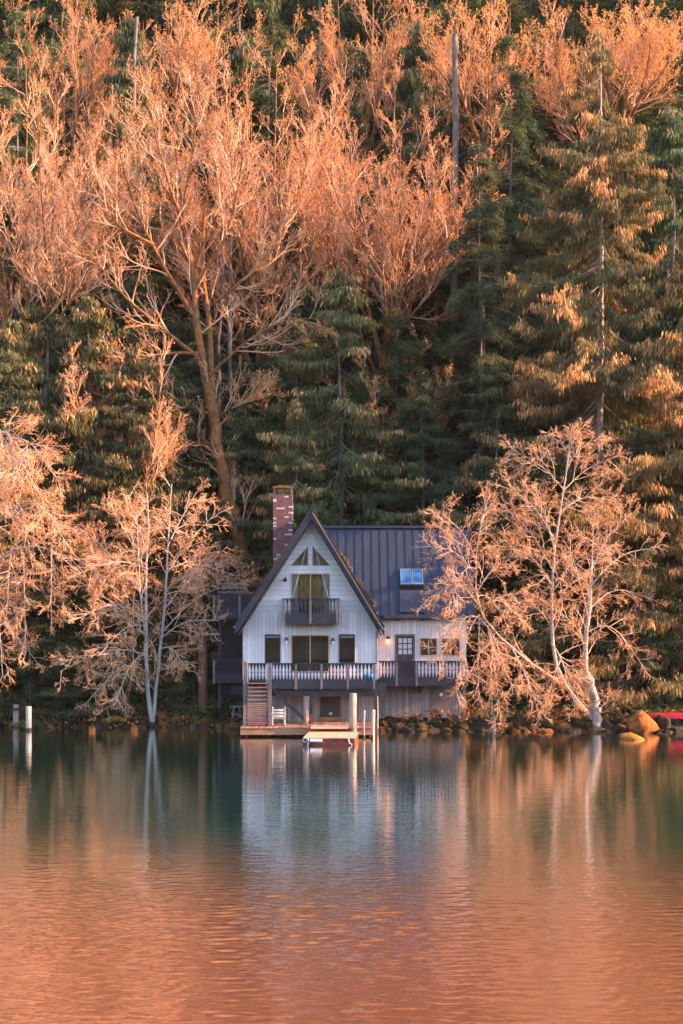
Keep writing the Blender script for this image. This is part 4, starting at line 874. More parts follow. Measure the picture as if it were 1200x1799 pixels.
# drooping tree at the left frame edge
b2 = at_ground(-70, 83.5+2.2); 
def LP(pts, r0, r1): return limb_px(b2, pts, r0, r1)
L2 = [LP([(-70, 1270), (-66, 1100), (-55, 940), (-45, 850), (-42, 800)], .3, .12),
      LP([(-50, 860), (-20, 790, -1), (6, 752, -1.6), (20, 765, -2), (22, 800, -2.1)], .12, .07),
      LP([(-55, 960), (10, 900, -1.5), (60, 880, -2), (110, 910, -2.4)], .09, .03), LP([(-60, 1060), (20, 960, -1), (90, 960, -1.5), (150, 1020, -2)], .09, .02)]
for (sx, sy, sd_, ex, ey, dz, sag) in [(20, 775, -2, 60, 860, -2.6, -20), (20, 770, -2, 105, 850, -2.4, -24), (5, 752, -1.6, 60, 745, -2, -8), (22, 800, -2.1, 30, 900, -2.8, -6), (0, 760, -1.5, 10, 930, -2.2, -40), (60, 880, -2, 120, 960, -3, -10), (30, 890, -1.7, 60, 1010, -3, -20), (90, 960, -1.5, 90, 1100, -2.4, -20),
        (20, 965, -1, 10, 1110, -2.6, -20), (40, 960, -1.1, 45, 1150, -2.2, -30), (-60, 1100, 0, 40, 1080, -2.6, -50), (-60, 1120, 0, 70, 1170, -2, -60), (-60, 1000, 0, 40, 1020, 1, -40), (-20, 940, -.8, 5, 1190, -3, -60), (-50, 850, 0, 40, 800, 1, -20), (110, 980, -1.7, 200, 1030, -1, -14), (60, 960, -1.3, 150, 940, -.4, -20), (-45, 830, 0, 90, 790, -.6, -20), (-10, 780, -1.2, -5, 870, -2.6, -6), (15, 790, -2, 85, 900, -3.2, -14), (-50, 900, 0, 70, 930, -.4, -30), (-60, 1040, 0, 110, 1060, .2, -40)]:
    mx, my = (sx+ex)/2, (sy+ey)/2+sag
    L2.append(LP([(sx, sy, sd_), (mx*.5+sx*.5, my*.5+sy*.5+sag*.3, dz*.3+sd_*.7), (mx, my, dz*.6+sd_*.4), (ex, ey, dz)], .045, .013))
bare_tree('willow_like_tree', b2, L2, 13, 'bare tree with pale curling limbs drooping in from the left frame edge above the pilings', bark='bark_pale', twig='twig_shore', spec=SP_ALDER, limbk=3.0)

# big mossy maple whose curved trunk rises behind the chimney side
b3 = at_ground(450, 93.0, -.3)
def LM(pts, r0, r1): return limb_px(b3, pts, r0, r1)
L4 = [LM([(455, 1080), (440, 1020), (415, 930), (388, 820, .3), (376, 740, .5), (368, 690, .6)], .44, .33), LM([(370, 700, .6), (352, 640, .6), (344, 560, .8), (340, 480, 1), (325, 400, 1), (315, 300, 1), (300, 200, 1)], .25, .03),
      LM([(370, 700, .6), (372, 620, 1), (365, 540, 2), (352, 480, 2.5), (360, 380, 3), (372, 260, 3), (375, 160, 3)], .19, .02),
      LM([(350, 630, .6), (300, 590, -.5), (215, 520, -1), (170, 460, -1.3), (140, 420, -1.4)], .13, .02), LM([(344, 560, .8), (290, 470, 0), (250, 400, -.3), (215, 300, -.4), (200, 200, -.4)], .13, .02),
      LM([(342, 500, 1), (400, 420, .5), (420, 330, 0), (430, 220, 0), (440, 130, 0)], .12, .02), LM([(348, 620, .6), (290, 620, -1), (220, 640, -1.6), (150, 650, -2)], .1, .02),
      LM([(368, 660, .6), (430, 600, -.4), (500, 560, -.8), (560, 560, -1)], .1, .02), LM([(340, 470, 1), (270, 380, 2), (240, 260, 2.4), (245, 150, 2.5)], .10, .02), LM([(320, 380, 1), (340, 260, 0), (345, 150, -.4)], .1, .03),
      LM([(365, 540, 2), (420, 500, 1), (480, 440, .5), (520, 350, .4)], .12, .03), LM([(372, 730, .5), (300, 700, -1), (240, 690, -2), (190, 700, -2.4)], .07, .02), LM([(372, 740, .5), (430, 700, -.5), (470, 690, -1)], .05, .02), LM([(380, 790, .3), (320, 770, -1), (260, 790, -2)], .05, .02),
      LM([(270, 430, -.3), (210, 400, -1), (170, 330, -1.4), (165, 250, -1.5)], .1, .03), LM([(330, 430, 1), (300, 330, -.6), (270, 230, -1), (262, 150, -1)], .1, .03), LM([(345, 470, 1), (385, 350, 1.6), (400, 230, 1.8), (405, 140, 1.8)], .1, .03)]
SP_BIG = [dict(k=16, ang=.7, ratio=.65, rmin=.016, steps=6, wob=.13, trop=(0, 0, .08), t0=.2, fall=.4), dict(k=8, ang=.62, ratio=.5, rmin=.010, steps=4, wob=.14, trop=(0, 0, .12)), dict(k=4, ang=.65, ratio=.5, rmin=.0065, steps=3, wob=.18, trop=(0, 0, .08), buds=3, bsize=.048)]
bare_tree('maple_tree', b3, L4, 14, 'largest orange mossy maple, its curved trunk rising behind the left slope of the house roof', cat='maple tree', spec=SP_BIG, limbk=5)

GM = 'bare golden maples on the hillside'
def vase(px, Y, ytop, wpx, seed, label, name='maple_tree', fork=.45, twig='twig', bud='bud', bark='bark_moss', n1=7, n2=5, lean=(0, 0), spec=SP_MAPLE, cat='maple tree', limbk=4.6, r0=None):
    b = at_ground(px, Y, -.3); H_ = Z(ytop, Y)-b[2]; Rc = wpx*Y/F/2; rg = np.random.default_rng(seed)
    return bare_tree(name, b, vase_limbs(rg, H_, H_*fork, Rc, r0 or .25+H_*.007, lean, n1, n2), seed, label, cat, GM, bark=bark, twig=twig, bud=bud, spec=spec, limbk=limbk)
vase(462, 100, 85, 300, 21, 'tall maple right of the largest mossy one, pale twigs fanning up above the chimney', n1=7, n2=5, fork=.42)
vase(672, 101, 110, 330, 22, 'round-crowned maple with dense pale twigs just left of the tall grey dead trunk', n1=8, n2=5, fork=.44)
vase(50, 97, 90, 260, 23, 'pale fan-shaped maple filling the left edge of the upper forest', n1=8, n2=5, fork=.36)
vase(845, 107, -30, 260, 24, 'golden budded maple at the top, right of the tall grey dead trunk', twig='twig2', bud='budgold', n1=6, n2=2, fork=.68)
vase(640, 112, -70, 320, 25, 'golden maple crown at the top middle of the hillside', twig='twig2', bud='budgold', n1=6, n2=2, fork=.68)
vase(120, 109, -60, 230, 26, 'russet fine-twigged tree at the top left corner', twig='twig2', n1=6, n2=3, fork=.6)
vase(330, 113, -60, 220, 27, 'pale bare maple reaching out of the top edge left of centre', n1=6, n2=2, fork=.6)
vase(1090, 104, 10, 260, 28, 'sparse mossy-limbed maple behind the pointed cedar top at the upper right', twig='twig2', bud='budgold', n1=6, n2=3, fork=.74)
vase(725, 96.5, 585, 190, 29, 'small sparse golden understory maple above the wing roof', twig='twig2', bud='budgold', n1=5, n2=2, fork=.5, limbk=3, r0=.1)
vase(215, 90.5, 590, 300, 30, 'small bare understory tree above the white birch crown', n1=5, n2=2, fork=.5, limbk=3, r0=.13)

if 0: vase(60, 88.8, 600, 240, 33, 'small bare understory tree before the olive cedars at the left edge', n1=5, n2=2, fork=.45, limbk=3, r0=.12)

# --- conifers -------------------------------------------------------------
def conifer_proto(seed, H_, Rb, kind, dens=1.0, bare=.05):
    """trunk mesh and crown mesh for a cedar (drooping sprays) or a hemlock/fir (flat sprays)"""
    rg = np.random.default_rng(seed); GT, GF = Geo(), Geo()
    n = 16; z = np.linspace(-1.5, H_, n); tr = np.stack([np.cumsum(rg.normal(size=n))*.05, np.cumsum(rg.normal(size=n))*.05, z], 1)
    r0 = H_*.0065+.04; GT.tubes(tr[None], (r0*(1-np.linspace(0, 1, n)**1.1*.95))[None], 9)
    nb = int(H_*6.2*dens); hh = rg.random(nb)*(1-bare)+bare; az_ = rg.random(nb)*2*math.pi
    prof = np.clip((1-hh)**.72, .02, 1)*np.clip(.7+hh*2.0, 0, 1); Lb = Rb*prof*rg.uniform(.62, 1.25, nb)+.3
    m = 9; s = np.linspace(0, 1, m)[None]; ux = np.stack([np.cos(az_), np.sin(az_), 0*az_], 1)
    if kind == 'cedar': zz = Lb[:, None]*(-.95*s+.62*s**2.2)*rg.uniform(.7, 1.3, (nb, 1))
    else: zz = Lb[:, None]*(.10*s-.45*s**2)*rg.uniform(.6, 1.2, (nb, 1))
    base = np.stack([np.interp(hh*H_, z, tr[:, 0]), np.interp(hh*H_, z, tr[:, 1]), hh*H_], 1)
    bp = base[:, None]+ux[:, None]*(Lb[:, None]*s)[..., None]; bp[..., 2] += zz
    bend = rg.normal(size=nb)*.15; side = np.stack([-ux[:, 1], ux[:, 0], 0*az_], 1); bp += side[:, None]*(bend[:, None]*Lb[:, None]*s**2)[..., None]
    br = (.010+Lb*.006)[:, None]*(1-.8*s); GF.tubes(bp, br, 3)
    k = 9; P, D, Lc, rc = spawn(rg, bp, br, Lb, k, .18, 1, .9, .36, .5, .6, flat=.25); Lc = np.minimum(Lc, 1.6); sp, sr = grow(rg, P, D, Lc, np.maximum(rc, .006), 3, .08, (0, 0, -.08 if kind == 'cedar' else -.02), .4); GF.tubes(sp, sr, 3)
    GF.tint.append(np.full(GF.n, 1.0))
    def sprays(pts, per_m, Ls, t0):
        nn, mm, _ = pts.shape; cnt = np.maximum(3, (Ls*per_m)).astype(int); idx = np.repeat(np.arange(nn), cnt); t = t0+(1-t0)*rg.random(len(idx))
        f = t*(mm-1); i = np.minimum(f.astype(int), mm-2); w = (f-i)[:, None]; p = pts[idx, i]*(1-w)+pts[idx, i+1]*w; d = unit(pts[idx, i+1]-pts[idx, i]); return idx, t, p, d
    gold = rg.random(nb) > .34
    for pts, per_m, Ls, t0, par in ((bp, 66*dens, Lb, .12, np.arange(nb)), (sp, 52*dens, Lc, .0, np.repeat(np.arange(nb), k))):
        idx, t, p, d = sprays(pts, per_m, Ls, t0); nn = len(p); o = rg.normal(size=(nn, 3))*np.array([1, 1, .6])*.15; p = p+o
        sd_ = unit(np.cross(d, np.array([0, 0, 1.]))); sg = rg.choice([-1, 1], nn)[:, None]
        if kind == 'cedar':
            D = unit(d*rg.uniform(.1, .5, (nn, 1))+sd_*sg*rg.uniform(.0, .4, (nn, 1))+np.array([0, 0, -1.])*rg.uniform(.7, 1.3, (nn, 1))); ln = rg.uniform(.12, .38, nn); wdt = rg.uniform(.016, .042, nn)
            W = unit(np.cross(D, rg.normal(size=(nn, 3)))+1e-6)
        else:
            D = unit(d*rg.uniform(.4, 1, (nn, 1))+sd_*sg*rg.uniform(.4, 1.1, (nn, 1))+np.array([0, 0, -1.])*rg.uniform(.0, .45, (nn, 1))); ln = rg.uniform(.12, .34, nn); wdt = rg.uniform(.016, .038, nn)
            W = unit(np.cross(D, np.array([0, 0, 1.])+rg.normal(size=(nn, 3))*.5))
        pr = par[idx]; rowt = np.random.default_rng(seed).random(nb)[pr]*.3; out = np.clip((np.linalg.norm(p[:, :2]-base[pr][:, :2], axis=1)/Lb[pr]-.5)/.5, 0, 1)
        tint = np.clip(rowt+.35*rg.random(nn)+.5*out*gold[pr]*rg.uniform(.3, 1.1, nn), 0, .93)  # outer sprays turn golden: mostly sunlight painted into the tips, plus cones
        GF.strips(p, D, W*wdt[:, None], ln, tint, .15 if kind == 'cedar' else .1)
    return GT.mesh('trunk', True), GF.mesh('crown')
PROTO = {}
def conifer(px, Y, ytop, wpx, label, kind='cedar', fol='fol_cedar', cat='cedar tree', v=0, bark='bark_con', group='conifers of the hillside forest', rz=None, bx=None):
    """a conifer of its own height and width from one of a few grown shapes"""
    Hn, Rn = 24.0, 5.0; key = (kind, v)
    if key not in PROTO: PROTO[key] = conifer_proto(100+v*7+(kind == 'fir')*31, Hn, Rn, kind)
    b = at_ground(px, Y, -.2); H_ = Z(ytop, Y)-b[2]; sxy = 1.35*wpx*Y/F/2/Rn; t = empty('cedar_tree' if kind == 'cedar' else 'fir_tree', b, label, cat, group, rz if rz is not None else (px*.37+Y) % 6.28)
    t.scale = (sxy, sxy, H_/Hn)
    tm, fm = PROTO[key]
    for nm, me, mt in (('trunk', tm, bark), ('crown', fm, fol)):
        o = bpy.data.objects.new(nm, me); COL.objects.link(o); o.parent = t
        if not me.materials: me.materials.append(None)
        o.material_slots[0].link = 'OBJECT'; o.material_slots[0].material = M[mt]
    return t

# hero cedar at the right, grown at its own size
bH = at_ground(1050, 90.5, -.2); HH = Z(58, 90.5)-bH[2]
t = empty('cedar_tree', bH, 'tall pointed cedar with golden tips, rising above the leaning alder right of the house', 'cedar tree', 'conifers of the hillside forest', 1.0)
for nm, me, mt in zip(('trunk', 'crown'), conifer_proto(777, HH, 9.4, 'cedar', 1.02, .03), ('bark_pale', 'fol_sunlit')): link(nm, me, mt, t)

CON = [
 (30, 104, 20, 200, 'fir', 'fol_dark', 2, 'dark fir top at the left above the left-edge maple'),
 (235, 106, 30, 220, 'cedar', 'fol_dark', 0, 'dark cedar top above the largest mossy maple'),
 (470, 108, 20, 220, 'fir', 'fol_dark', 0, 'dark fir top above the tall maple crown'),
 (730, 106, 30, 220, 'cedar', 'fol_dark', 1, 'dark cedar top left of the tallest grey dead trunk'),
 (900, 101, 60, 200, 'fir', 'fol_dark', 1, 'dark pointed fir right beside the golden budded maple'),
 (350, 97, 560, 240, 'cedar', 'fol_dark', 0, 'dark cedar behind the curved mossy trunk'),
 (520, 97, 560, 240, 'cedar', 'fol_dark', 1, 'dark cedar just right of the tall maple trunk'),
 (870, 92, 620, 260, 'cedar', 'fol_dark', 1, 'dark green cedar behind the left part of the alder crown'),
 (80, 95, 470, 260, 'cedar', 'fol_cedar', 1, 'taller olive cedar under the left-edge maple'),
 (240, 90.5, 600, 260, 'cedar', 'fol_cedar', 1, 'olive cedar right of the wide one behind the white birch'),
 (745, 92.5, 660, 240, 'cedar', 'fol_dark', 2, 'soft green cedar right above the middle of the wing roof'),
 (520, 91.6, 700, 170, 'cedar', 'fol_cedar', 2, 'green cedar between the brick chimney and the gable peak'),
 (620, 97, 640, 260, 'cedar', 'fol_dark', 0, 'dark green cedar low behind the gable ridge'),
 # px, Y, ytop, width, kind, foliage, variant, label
 (1225, 87.5, 350, 330, 'cedar', 'fol_sunlit', 0, 'cedar cut by the right frame edge with tan tips low over the red boat'),
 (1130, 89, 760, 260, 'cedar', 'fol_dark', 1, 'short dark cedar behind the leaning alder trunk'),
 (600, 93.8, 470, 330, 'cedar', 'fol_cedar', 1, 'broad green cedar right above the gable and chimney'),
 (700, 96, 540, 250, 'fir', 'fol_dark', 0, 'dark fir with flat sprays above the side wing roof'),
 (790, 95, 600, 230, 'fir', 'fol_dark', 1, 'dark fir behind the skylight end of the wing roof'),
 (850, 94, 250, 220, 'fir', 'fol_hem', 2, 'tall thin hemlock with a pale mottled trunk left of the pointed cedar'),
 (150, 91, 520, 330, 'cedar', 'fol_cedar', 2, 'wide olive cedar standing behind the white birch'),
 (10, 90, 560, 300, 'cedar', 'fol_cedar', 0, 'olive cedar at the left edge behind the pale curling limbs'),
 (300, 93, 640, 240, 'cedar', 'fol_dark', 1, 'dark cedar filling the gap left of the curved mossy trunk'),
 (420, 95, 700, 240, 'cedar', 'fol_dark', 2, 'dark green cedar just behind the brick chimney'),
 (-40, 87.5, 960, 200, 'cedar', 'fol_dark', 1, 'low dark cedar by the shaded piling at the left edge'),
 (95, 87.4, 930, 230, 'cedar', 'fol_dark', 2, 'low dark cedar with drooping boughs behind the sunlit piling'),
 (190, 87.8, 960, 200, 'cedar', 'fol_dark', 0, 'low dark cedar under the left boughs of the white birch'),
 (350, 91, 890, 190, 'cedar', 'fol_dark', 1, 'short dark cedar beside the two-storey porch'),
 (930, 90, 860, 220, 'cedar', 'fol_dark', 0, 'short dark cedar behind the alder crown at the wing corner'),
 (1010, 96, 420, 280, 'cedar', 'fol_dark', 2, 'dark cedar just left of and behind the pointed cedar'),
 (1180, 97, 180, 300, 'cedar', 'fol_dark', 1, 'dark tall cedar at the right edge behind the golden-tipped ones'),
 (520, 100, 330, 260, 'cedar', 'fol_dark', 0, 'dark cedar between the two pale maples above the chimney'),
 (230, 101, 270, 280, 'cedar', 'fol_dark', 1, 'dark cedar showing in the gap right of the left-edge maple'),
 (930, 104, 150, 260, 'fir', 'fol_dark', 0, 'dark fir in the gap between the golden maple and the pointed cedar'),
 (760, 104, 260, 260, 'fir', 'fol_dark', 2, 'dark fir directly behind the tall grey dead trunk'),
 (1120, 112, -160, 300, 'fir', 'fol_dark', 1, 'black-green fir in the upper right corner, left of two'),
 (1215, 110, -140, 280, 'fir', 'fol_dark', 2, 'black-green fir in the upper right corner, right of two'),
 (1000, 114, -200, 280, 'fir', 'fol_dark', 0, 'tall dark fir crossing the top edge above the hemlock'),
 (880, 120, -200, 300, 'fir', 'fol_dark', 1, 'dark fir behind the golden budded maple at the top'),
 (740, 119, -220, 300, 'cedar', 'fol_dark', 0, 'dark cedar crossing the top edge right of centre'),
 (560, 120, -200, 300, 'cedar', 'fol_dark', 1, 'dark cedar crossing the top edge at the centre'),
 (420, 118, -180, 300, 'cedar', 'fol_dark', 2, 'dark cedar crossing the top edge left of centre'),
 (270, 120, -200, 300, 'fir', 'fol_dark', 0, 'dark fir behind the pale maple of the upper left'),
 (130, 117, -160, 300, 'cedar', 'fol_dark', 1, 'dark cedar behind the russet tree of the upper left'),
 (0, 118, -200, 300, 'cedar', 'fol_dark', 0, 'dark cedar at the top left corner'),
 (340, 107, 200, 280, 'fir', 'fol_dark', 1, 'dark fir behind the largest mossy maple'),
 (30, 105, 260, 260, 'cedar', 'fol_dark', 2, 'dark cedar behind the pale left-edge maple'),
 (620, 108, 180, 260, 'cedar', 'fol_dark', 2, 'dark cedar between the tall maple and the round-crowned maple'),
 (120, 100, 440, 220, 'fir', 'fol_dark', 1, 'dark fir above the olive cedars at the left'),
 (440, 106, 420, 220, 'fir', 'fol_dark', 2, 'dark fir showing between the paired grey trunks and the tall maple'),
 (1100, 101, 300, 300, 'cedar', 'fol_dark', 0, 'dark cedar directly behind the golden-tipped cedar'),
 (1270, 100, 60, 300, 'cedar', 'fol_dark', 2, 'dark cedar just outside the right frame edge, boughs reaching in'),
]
for i in range(9):
    px = -60+i*165; CON.append((px, 138+(i % 2)*6, -380, 420, 'fir' if i % 2 else 'cedar', 'fol_dark', i % 3, None))
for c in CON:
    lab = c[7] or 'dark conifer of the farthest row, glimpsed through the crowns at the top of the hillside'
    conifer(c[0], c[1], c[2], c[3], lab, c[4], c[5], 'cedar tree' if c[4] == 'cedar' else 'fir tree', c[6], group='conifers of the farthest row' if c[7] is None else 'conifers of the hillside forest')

# maple copies added above the frame so the lake reflects crowns, not sky
VASES = [o for o in bpy.data.objects if o.name.startswith('maple_tree') and o.get('group') == GM]
rnd = random.Random(4)
for i in range(44):
    src = VASES[i % len(VASES)]; Y = 150+(i % 4)*15+rnd.uniform(-5, 5); px = -140+(i*137.3) % 1480; o = copy_tree(src); o.location = at_ground(px, Y, -.3); o.rotation_euler = (0, 0, rnd.uniform(0, 6.28)); s_ = rnd.uniform(.8, 1.1); o.scale = (s_, s_, s_)
    tag(o, 'bare golden tree added high on the slope, mostly above the frame, for the lake reflection', 'maple tree', 'added bare trees high on the slope')
# --- bare standing trunks ---------------------------------------------------
def snag(px, Y, ytop, r, label, lean=0, mat='bark_con', seed=1, nbr=22, hb=None):
    b = at_ground(px, Y, -.5); H_ = Z(ytop, Y)-b[2]; rg = np.random.default_rng(seed); t = empty('bare_trunk', b, label, 'dead tree', 'bare standing trunks in the forest')
    G = Geo(); n = 14; z = np.linspace(-.5, H_, n); p = np.stack([lean*z/H_+np.cumsum(rg.normal(size=n))*.07, rg.normal(size=n)*.05, z], 1)[None]; rr = np.linspace(r*1.1, r*.65, n)[None]; G.tubes(p, rr, 10)
    link('trunk', G.mesh('trunk', True), mat, t)
    W = Geo(); P, D, L, rc = spawn(rg, p, rr, np.array([H_]), nbr, .3, 1, 1.5, .07, .12, .3, flat=.3); P = P-unit(D)*np.array([r*.3]); q, qr = grow(rg, P, D, L, np.maximum(rc, .02), 5, .12, (0, 0, -.05), .3); W.tubes(q, qr, 4)
    link('crown', W.mesh('crown'), mat, t)
snag(795, 102.5, 60, .27, 'tallest grey dead trunk, rising above the wing roof into the golden crowns', seed=1)
snag(848, 94.6, 480, .11, 'slim pale mottled trunk beside the hemlock above the wing', seed=2)
snag(393, 96, 250, .11, 'left one of two slim grey trunks right of the mossy maple trunk', seed=3)
snag(407, 96.6, 260, .13, 'right one of two slim grey trunks right of the mossy maple trunk', seed=4)
snag(98, 99, 330, .15, 'slim grey trunk seen through the left-edge maple', seed=5)
snag(685, 99, 400, .17, 'short brownish trunk under the round-crowned maple', seed=6)
snag(990, 113, -40, .2, 'slim brown trunk at the top between the golden maple and pointed cedar', seed=7)
if 0: snag(622, 103, -20, .22, 'grey trunk rising to the top edge left of the round-crowned maple', seed=8)
snag(240, 105, 30, .16, 'slim grey trunk in the gap left of the largest mossy maple', seed=9)
if 0: snag(467, 94.5, 520, .0+.20, 'dark leaning trunk below the tall maple above the chimney', lean=.6, seed=10)

# --- ferns --------------------------------------------------------------------
def fern_mesh(seed):
    rg = np.random.default_rng(seed); G = Geo(); nf = 17; az_ = np.arange(nf)*2*math.pi/nf+rg.random(nf)*.4; L = rg.uniform(.7, 1.15, nf); el = rg.uniform(.7, 1.25, nf)
    D = np.stack([np.cos(az_)*np.cos(el), np.sin(az_)*np.cos(el), np.sin(el)], 1); p, r = grow(rg, np.zeros((nf, 3)), D, L, np.full(nf, .012), 9, .02, (0, 0, -.20), .4); G.tubes(p, r, 3)
    G.tint.append(np.full(G.n, .2)); n, m, _ = p.shape
    for k in range(1, 30):
        f = k/30*(m-1); i = int(f); w = f-i; c = p[:, i]*(1-w)+p[:, min(i+1, m-1)]*w; d = unit(p[:, min(i+1, m-1)]-p[:, i]); s = unit(np.cross(d, np.array([0, 0, 1.])))
        ln = .13*math.sin(math.pi*min(1, .15+k/30*.85))**.7
        for sg in (-1, 1): G.strips(c, unit(s*sg+d*.35+np.array([0, 0, -.25])), d*.018, np.full(n, ln), np.clip(rg.random(n)*.8, 0, 1))
    return G.mesh('fern')
FM = [fern_mesh(s) for s in (1, 2, 3)]
for m_ in FM: m_.materials.append(M['fern'])
rnd = random.Random(9)
def fern(x, y, s, label, group, dz=0):
    o = bpy.data.objects.new('fern', rnd.choice(FM)); COL.objects.link(o); o.location = (x, y, gz(x, y)-.03+dz); o.rotation_euler = (rnd.uniform(.05, .35), rnd.uniform(-.15, .15), rnd.uniform(-.5, .5)); o.scale = (s,)*3; tag(o, label, 'fern', group)
for i in range(46):
    Y = rnd.uniform(85.3, 90.2); px = rnd.uniform(312, 392); fern(X(px, Y), Y, rnd.uniform(.9, 1.5), 'green sword fern on the shaded bank between the white birch and the dark porch', 'sword ferns left of the porch')
for i in range(40):
    Y = rnd.uniform(83.0, 88); px = rnd.uniform(835, 1200); fern(X(px, Y), Y, rnd.uniform(.7, 1.3), 'green fern in the shade behind the right shore rocks', 'ferns behind the right shore rocks')
for i in range(36):
    Y = rnd.uniform(86.3, 89); px = rnd.uniform(-20, 310); fern(X(px, Y), Y, rnd.uniform(.7, 1.3), 'green fern in the shade of the left shore under low cedar boughs', 'ferns on the left shore')
fern(X(709, 82.7), 82.7, .55, 'small fern against the cellar wall, left of two', None); fern(X(727, 82.7), 82.7, .45, 'small fern against the cellar wall, nearer the cellar door', None)

# --- rocks --------------------------------------------------------------------
def rock_mesh(seed, sub=3):
    import bmesh
    bm = bmesh.new(); bmesh.ops.create_icosphere(bm, subdivisions=sub, radius=1)
    rr_ = random.Random(seed+50); planes = [(Vector((rr_.gauss(0, 1), rr_.gauss(0, 1), rr_.gauss(0, 1))).normalized(), rr_.uniform(.66, .95)) for _ in range(11)]
    for v in bm.verts:
        p = v.co.copy(); k = 1+.36*noise.noise(p*1.1+Vector((seed*7, 0, 0)))+.20*noise.noise(p*3+Vector((0, seed*5, 0)))+.09*noise.noise(p*8)
        v.co = p*k
        for pn, pd in planes:
            e_ = v.co.dot(pn)-pd
            if e_ > 0: v.co -= pn*e_*.92
    me = bpy.data.meshes.new('rock'); bm.to_mesh(me); bm.free(); me.polygons.foreach_set('use_smooth', [True]*len(me.polygons)); me.materials.append(None); return me
RM = [rock_mesh(s) for s in range(6)]
def rock(x, y, z, s, mat, label, group=None, name='rock', cat='rock', sc=(1, 1, 1), me=None):
    o = bpy.data.objects.new(name, me or rnd.choice(RM)); COL.objects.link(o); o.location = (x, y, z); o.rotation_euler = (rnd.uniform(-.3, .3), rnd.uniform(-.3, .3), rnd.uniform(0, 6)); o.scale = (s*sc[0], s*sc[1], s*sc[2])
    o.material_slots[0].link = 'OBJECT'; o.material_slots[0].material = M[mat]; tag(o, label, cat, group)
def riprap(p0, p1, n, smin, smax, mats, label, group, rows=3):
    for i in range(n):
        px = rnd.uniform(p0, p1); r = rnd.random(); x = X(px, 83); sh = float(np.interp(x, SX, SY)); y = sh+r*1.5-.45; x = X(px, y); s = rnd.uniform(smin, smax)
        rock(x, y, max(-.05, gz(x, y))+s*.1, s*rnd.uniform(.7, 1.25), rnd.choice(mats), label, group, sc=(rnd.uniform(.9, 1.5), 1, rnd.uniform(.55, .95)))
riprap(278, 422, 80, .14, .30, ['boulder', 'rock', 'rock'], 'small orange mossy rock in the bank between the white birch and the dock', 'mossy rocks left of the dock')
riprap(662, 850, 75, .13, .32, ['rockgrey', 'rock', 'rock'], 'dark mossy rock in the low bank under the side wing', 'dark rocks under the wing')
riprap(850, 1100, 90, .12, .34, ['rock', 'rockgrey', 'rock', 'boulder'], 'mossy rock in the bank right of the drain pipe', 'mossy rocks right of the drain')
riprap(430, 655, 22, .14, .3, ['rockgrey'], 'dark rock in shade beneath the dock and house deck', 'rocks beneath the deck')
riprap(-10, 270, 40, .15, .4, ['rockgrey', 'rock'], 'dark rock on the shaded waterline of the left shore', 'rocks on the left shore')
riprap(1100, 1210, 24, .12, .3, ['rock', 'rockgrey'], 'small dark rock around the large orange boulder', 'rocks around the large boulder')
rock(X(1127, 80.6), 80.7, .42, .86, 'boulder', 'large orange mossy boulder at the right waterline beside the red boat', name='boulder', cat='boulder', sc=(1.1, .9, .85), me=RM[1])
rock(X(1166, 81), 81.2, .48, .5, 'rock', 'smaller split-coloured boulder between the large orange one and the red boat', name='boulder', cat='boulder', sc=(.9, .8, .85), me=RM[2])
rock(X(1110, 77.2), 77.2, .0, .85, 'goldrock', 'low flat golden mossy rock standing alone in the water at the right', name='boulder', cat='boulder', sc=(1.0, .6, .36), me=RM[3])
rock(X(779, 82.6), 82.3, .72, .17, 'log', 'small pale round stone atop the dark rocks below the brown cellar door', cat='stone', name='stone')
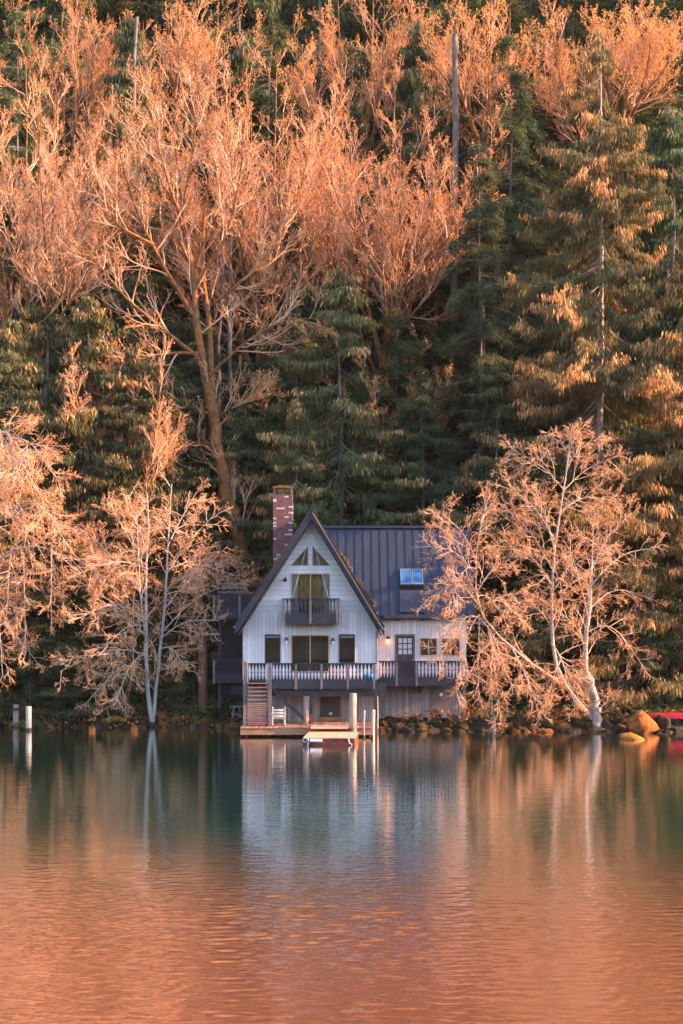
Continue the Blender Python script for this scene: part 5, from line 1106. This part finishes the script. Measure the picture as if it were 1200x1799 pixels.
# mossy log at the left waterline
m = MB(); m.tube([(X(165, 84.6), 84.8, .1), (X(185, 84.6), 84.4, .32), (X(205, 84.6), 84.3, .45), (X(222, 84.6), 84.5, .35)], [.1, .16, .17, .1], 10); tag(m.build('fallen_log', 'moss', smooth=True), 'mossy yellow-green fallen log at the left waterline behind the orange stumps', 'log')
# --- undergrowth and leaf litter on the slope -------------------------------------
def scatter(name, n, xr, yr, size, mat, hgt, seed):
    rg = np.random.default_rng(seed); G = Geo(); x = rg.uniform(*xr, n); y = rg.uniform(*yr, n); cl = np.array([noise.noise(Vector((a*.6, b*.6, seed))) for a, b in zip(x, y)]); k = cl > -.15; x, y = x[k], y[k]
    z = np.array([gz(a, b) for a, b in zip(x, y)])+rg.random(len(x))**2*hgt; C = np.stack([x, y, z], 1); D = unit(rg.normal(size=C.shape)+np.array([0, 0, .6])); W = perp(rg, D); s = rg.uniform(.6, 1.5, len(x))*size
    G.strips(C, D, W*(s*.4)[:, None], s, rg.random(len(x)), .1); o = link(name, G.mesh(name), mat); o['kind'] = 'stuff'; return o
scatter('leaf_litter', 90000, (-24, 24), (82.6, 104), .13, 'litter', .5, 1)
scatter('undergrowth', 60000, (-24, 24), (85.2, 104), .22, 'fol_dark', .9, 2)


# fallen leaves caught in the valley of the roofs
rg = np.random.default_rng(31); G = Geo(); C = []
for zc, n_ in ((8.6, 90), (7.2, 60), (6.5, 70)):
    zz = rg.normal(zc, .28, n_); x_ = mslope(zz)+np.abs(rg.normal(0, .07, n_))+.03; tt = (zz-ze)/(zr-ze); C.append(np.stack([x_, YE+(YRG-YE)*tt-.03, zz+.05], 1))
C = np.concatenate(C); D = unit(rg.normal(size=C.shape)); G.strips(C, D, perp(rg, D)*.03, np.full(len(C), .09), rg.random(len(C)), 0)
H(link('leaf_debris', G.mesh('leaf_debris'), 'litter'))

# ---------------------------------------------------------------- evening air
m = bpy.data.materials.new('air'); m.use_nodes = True; N = m.node_tree.nodes; L = m.node_tree.links; N.clear(); out = N.new('ShaderNodeOutputMaterial')
v = N.new('ShaderNodeVolumePrincipled'); v.inputs['Color'].default_value = (.95, .93, .92, 1); v.inputs['Density'].default_value = .00006; L.new(v.outputs[0], out.inputs['Volume'])
o = MB().box(-705, 705, -705, 425, -3.6, 420).build('haze', m); o['kind'] = 'stuff'
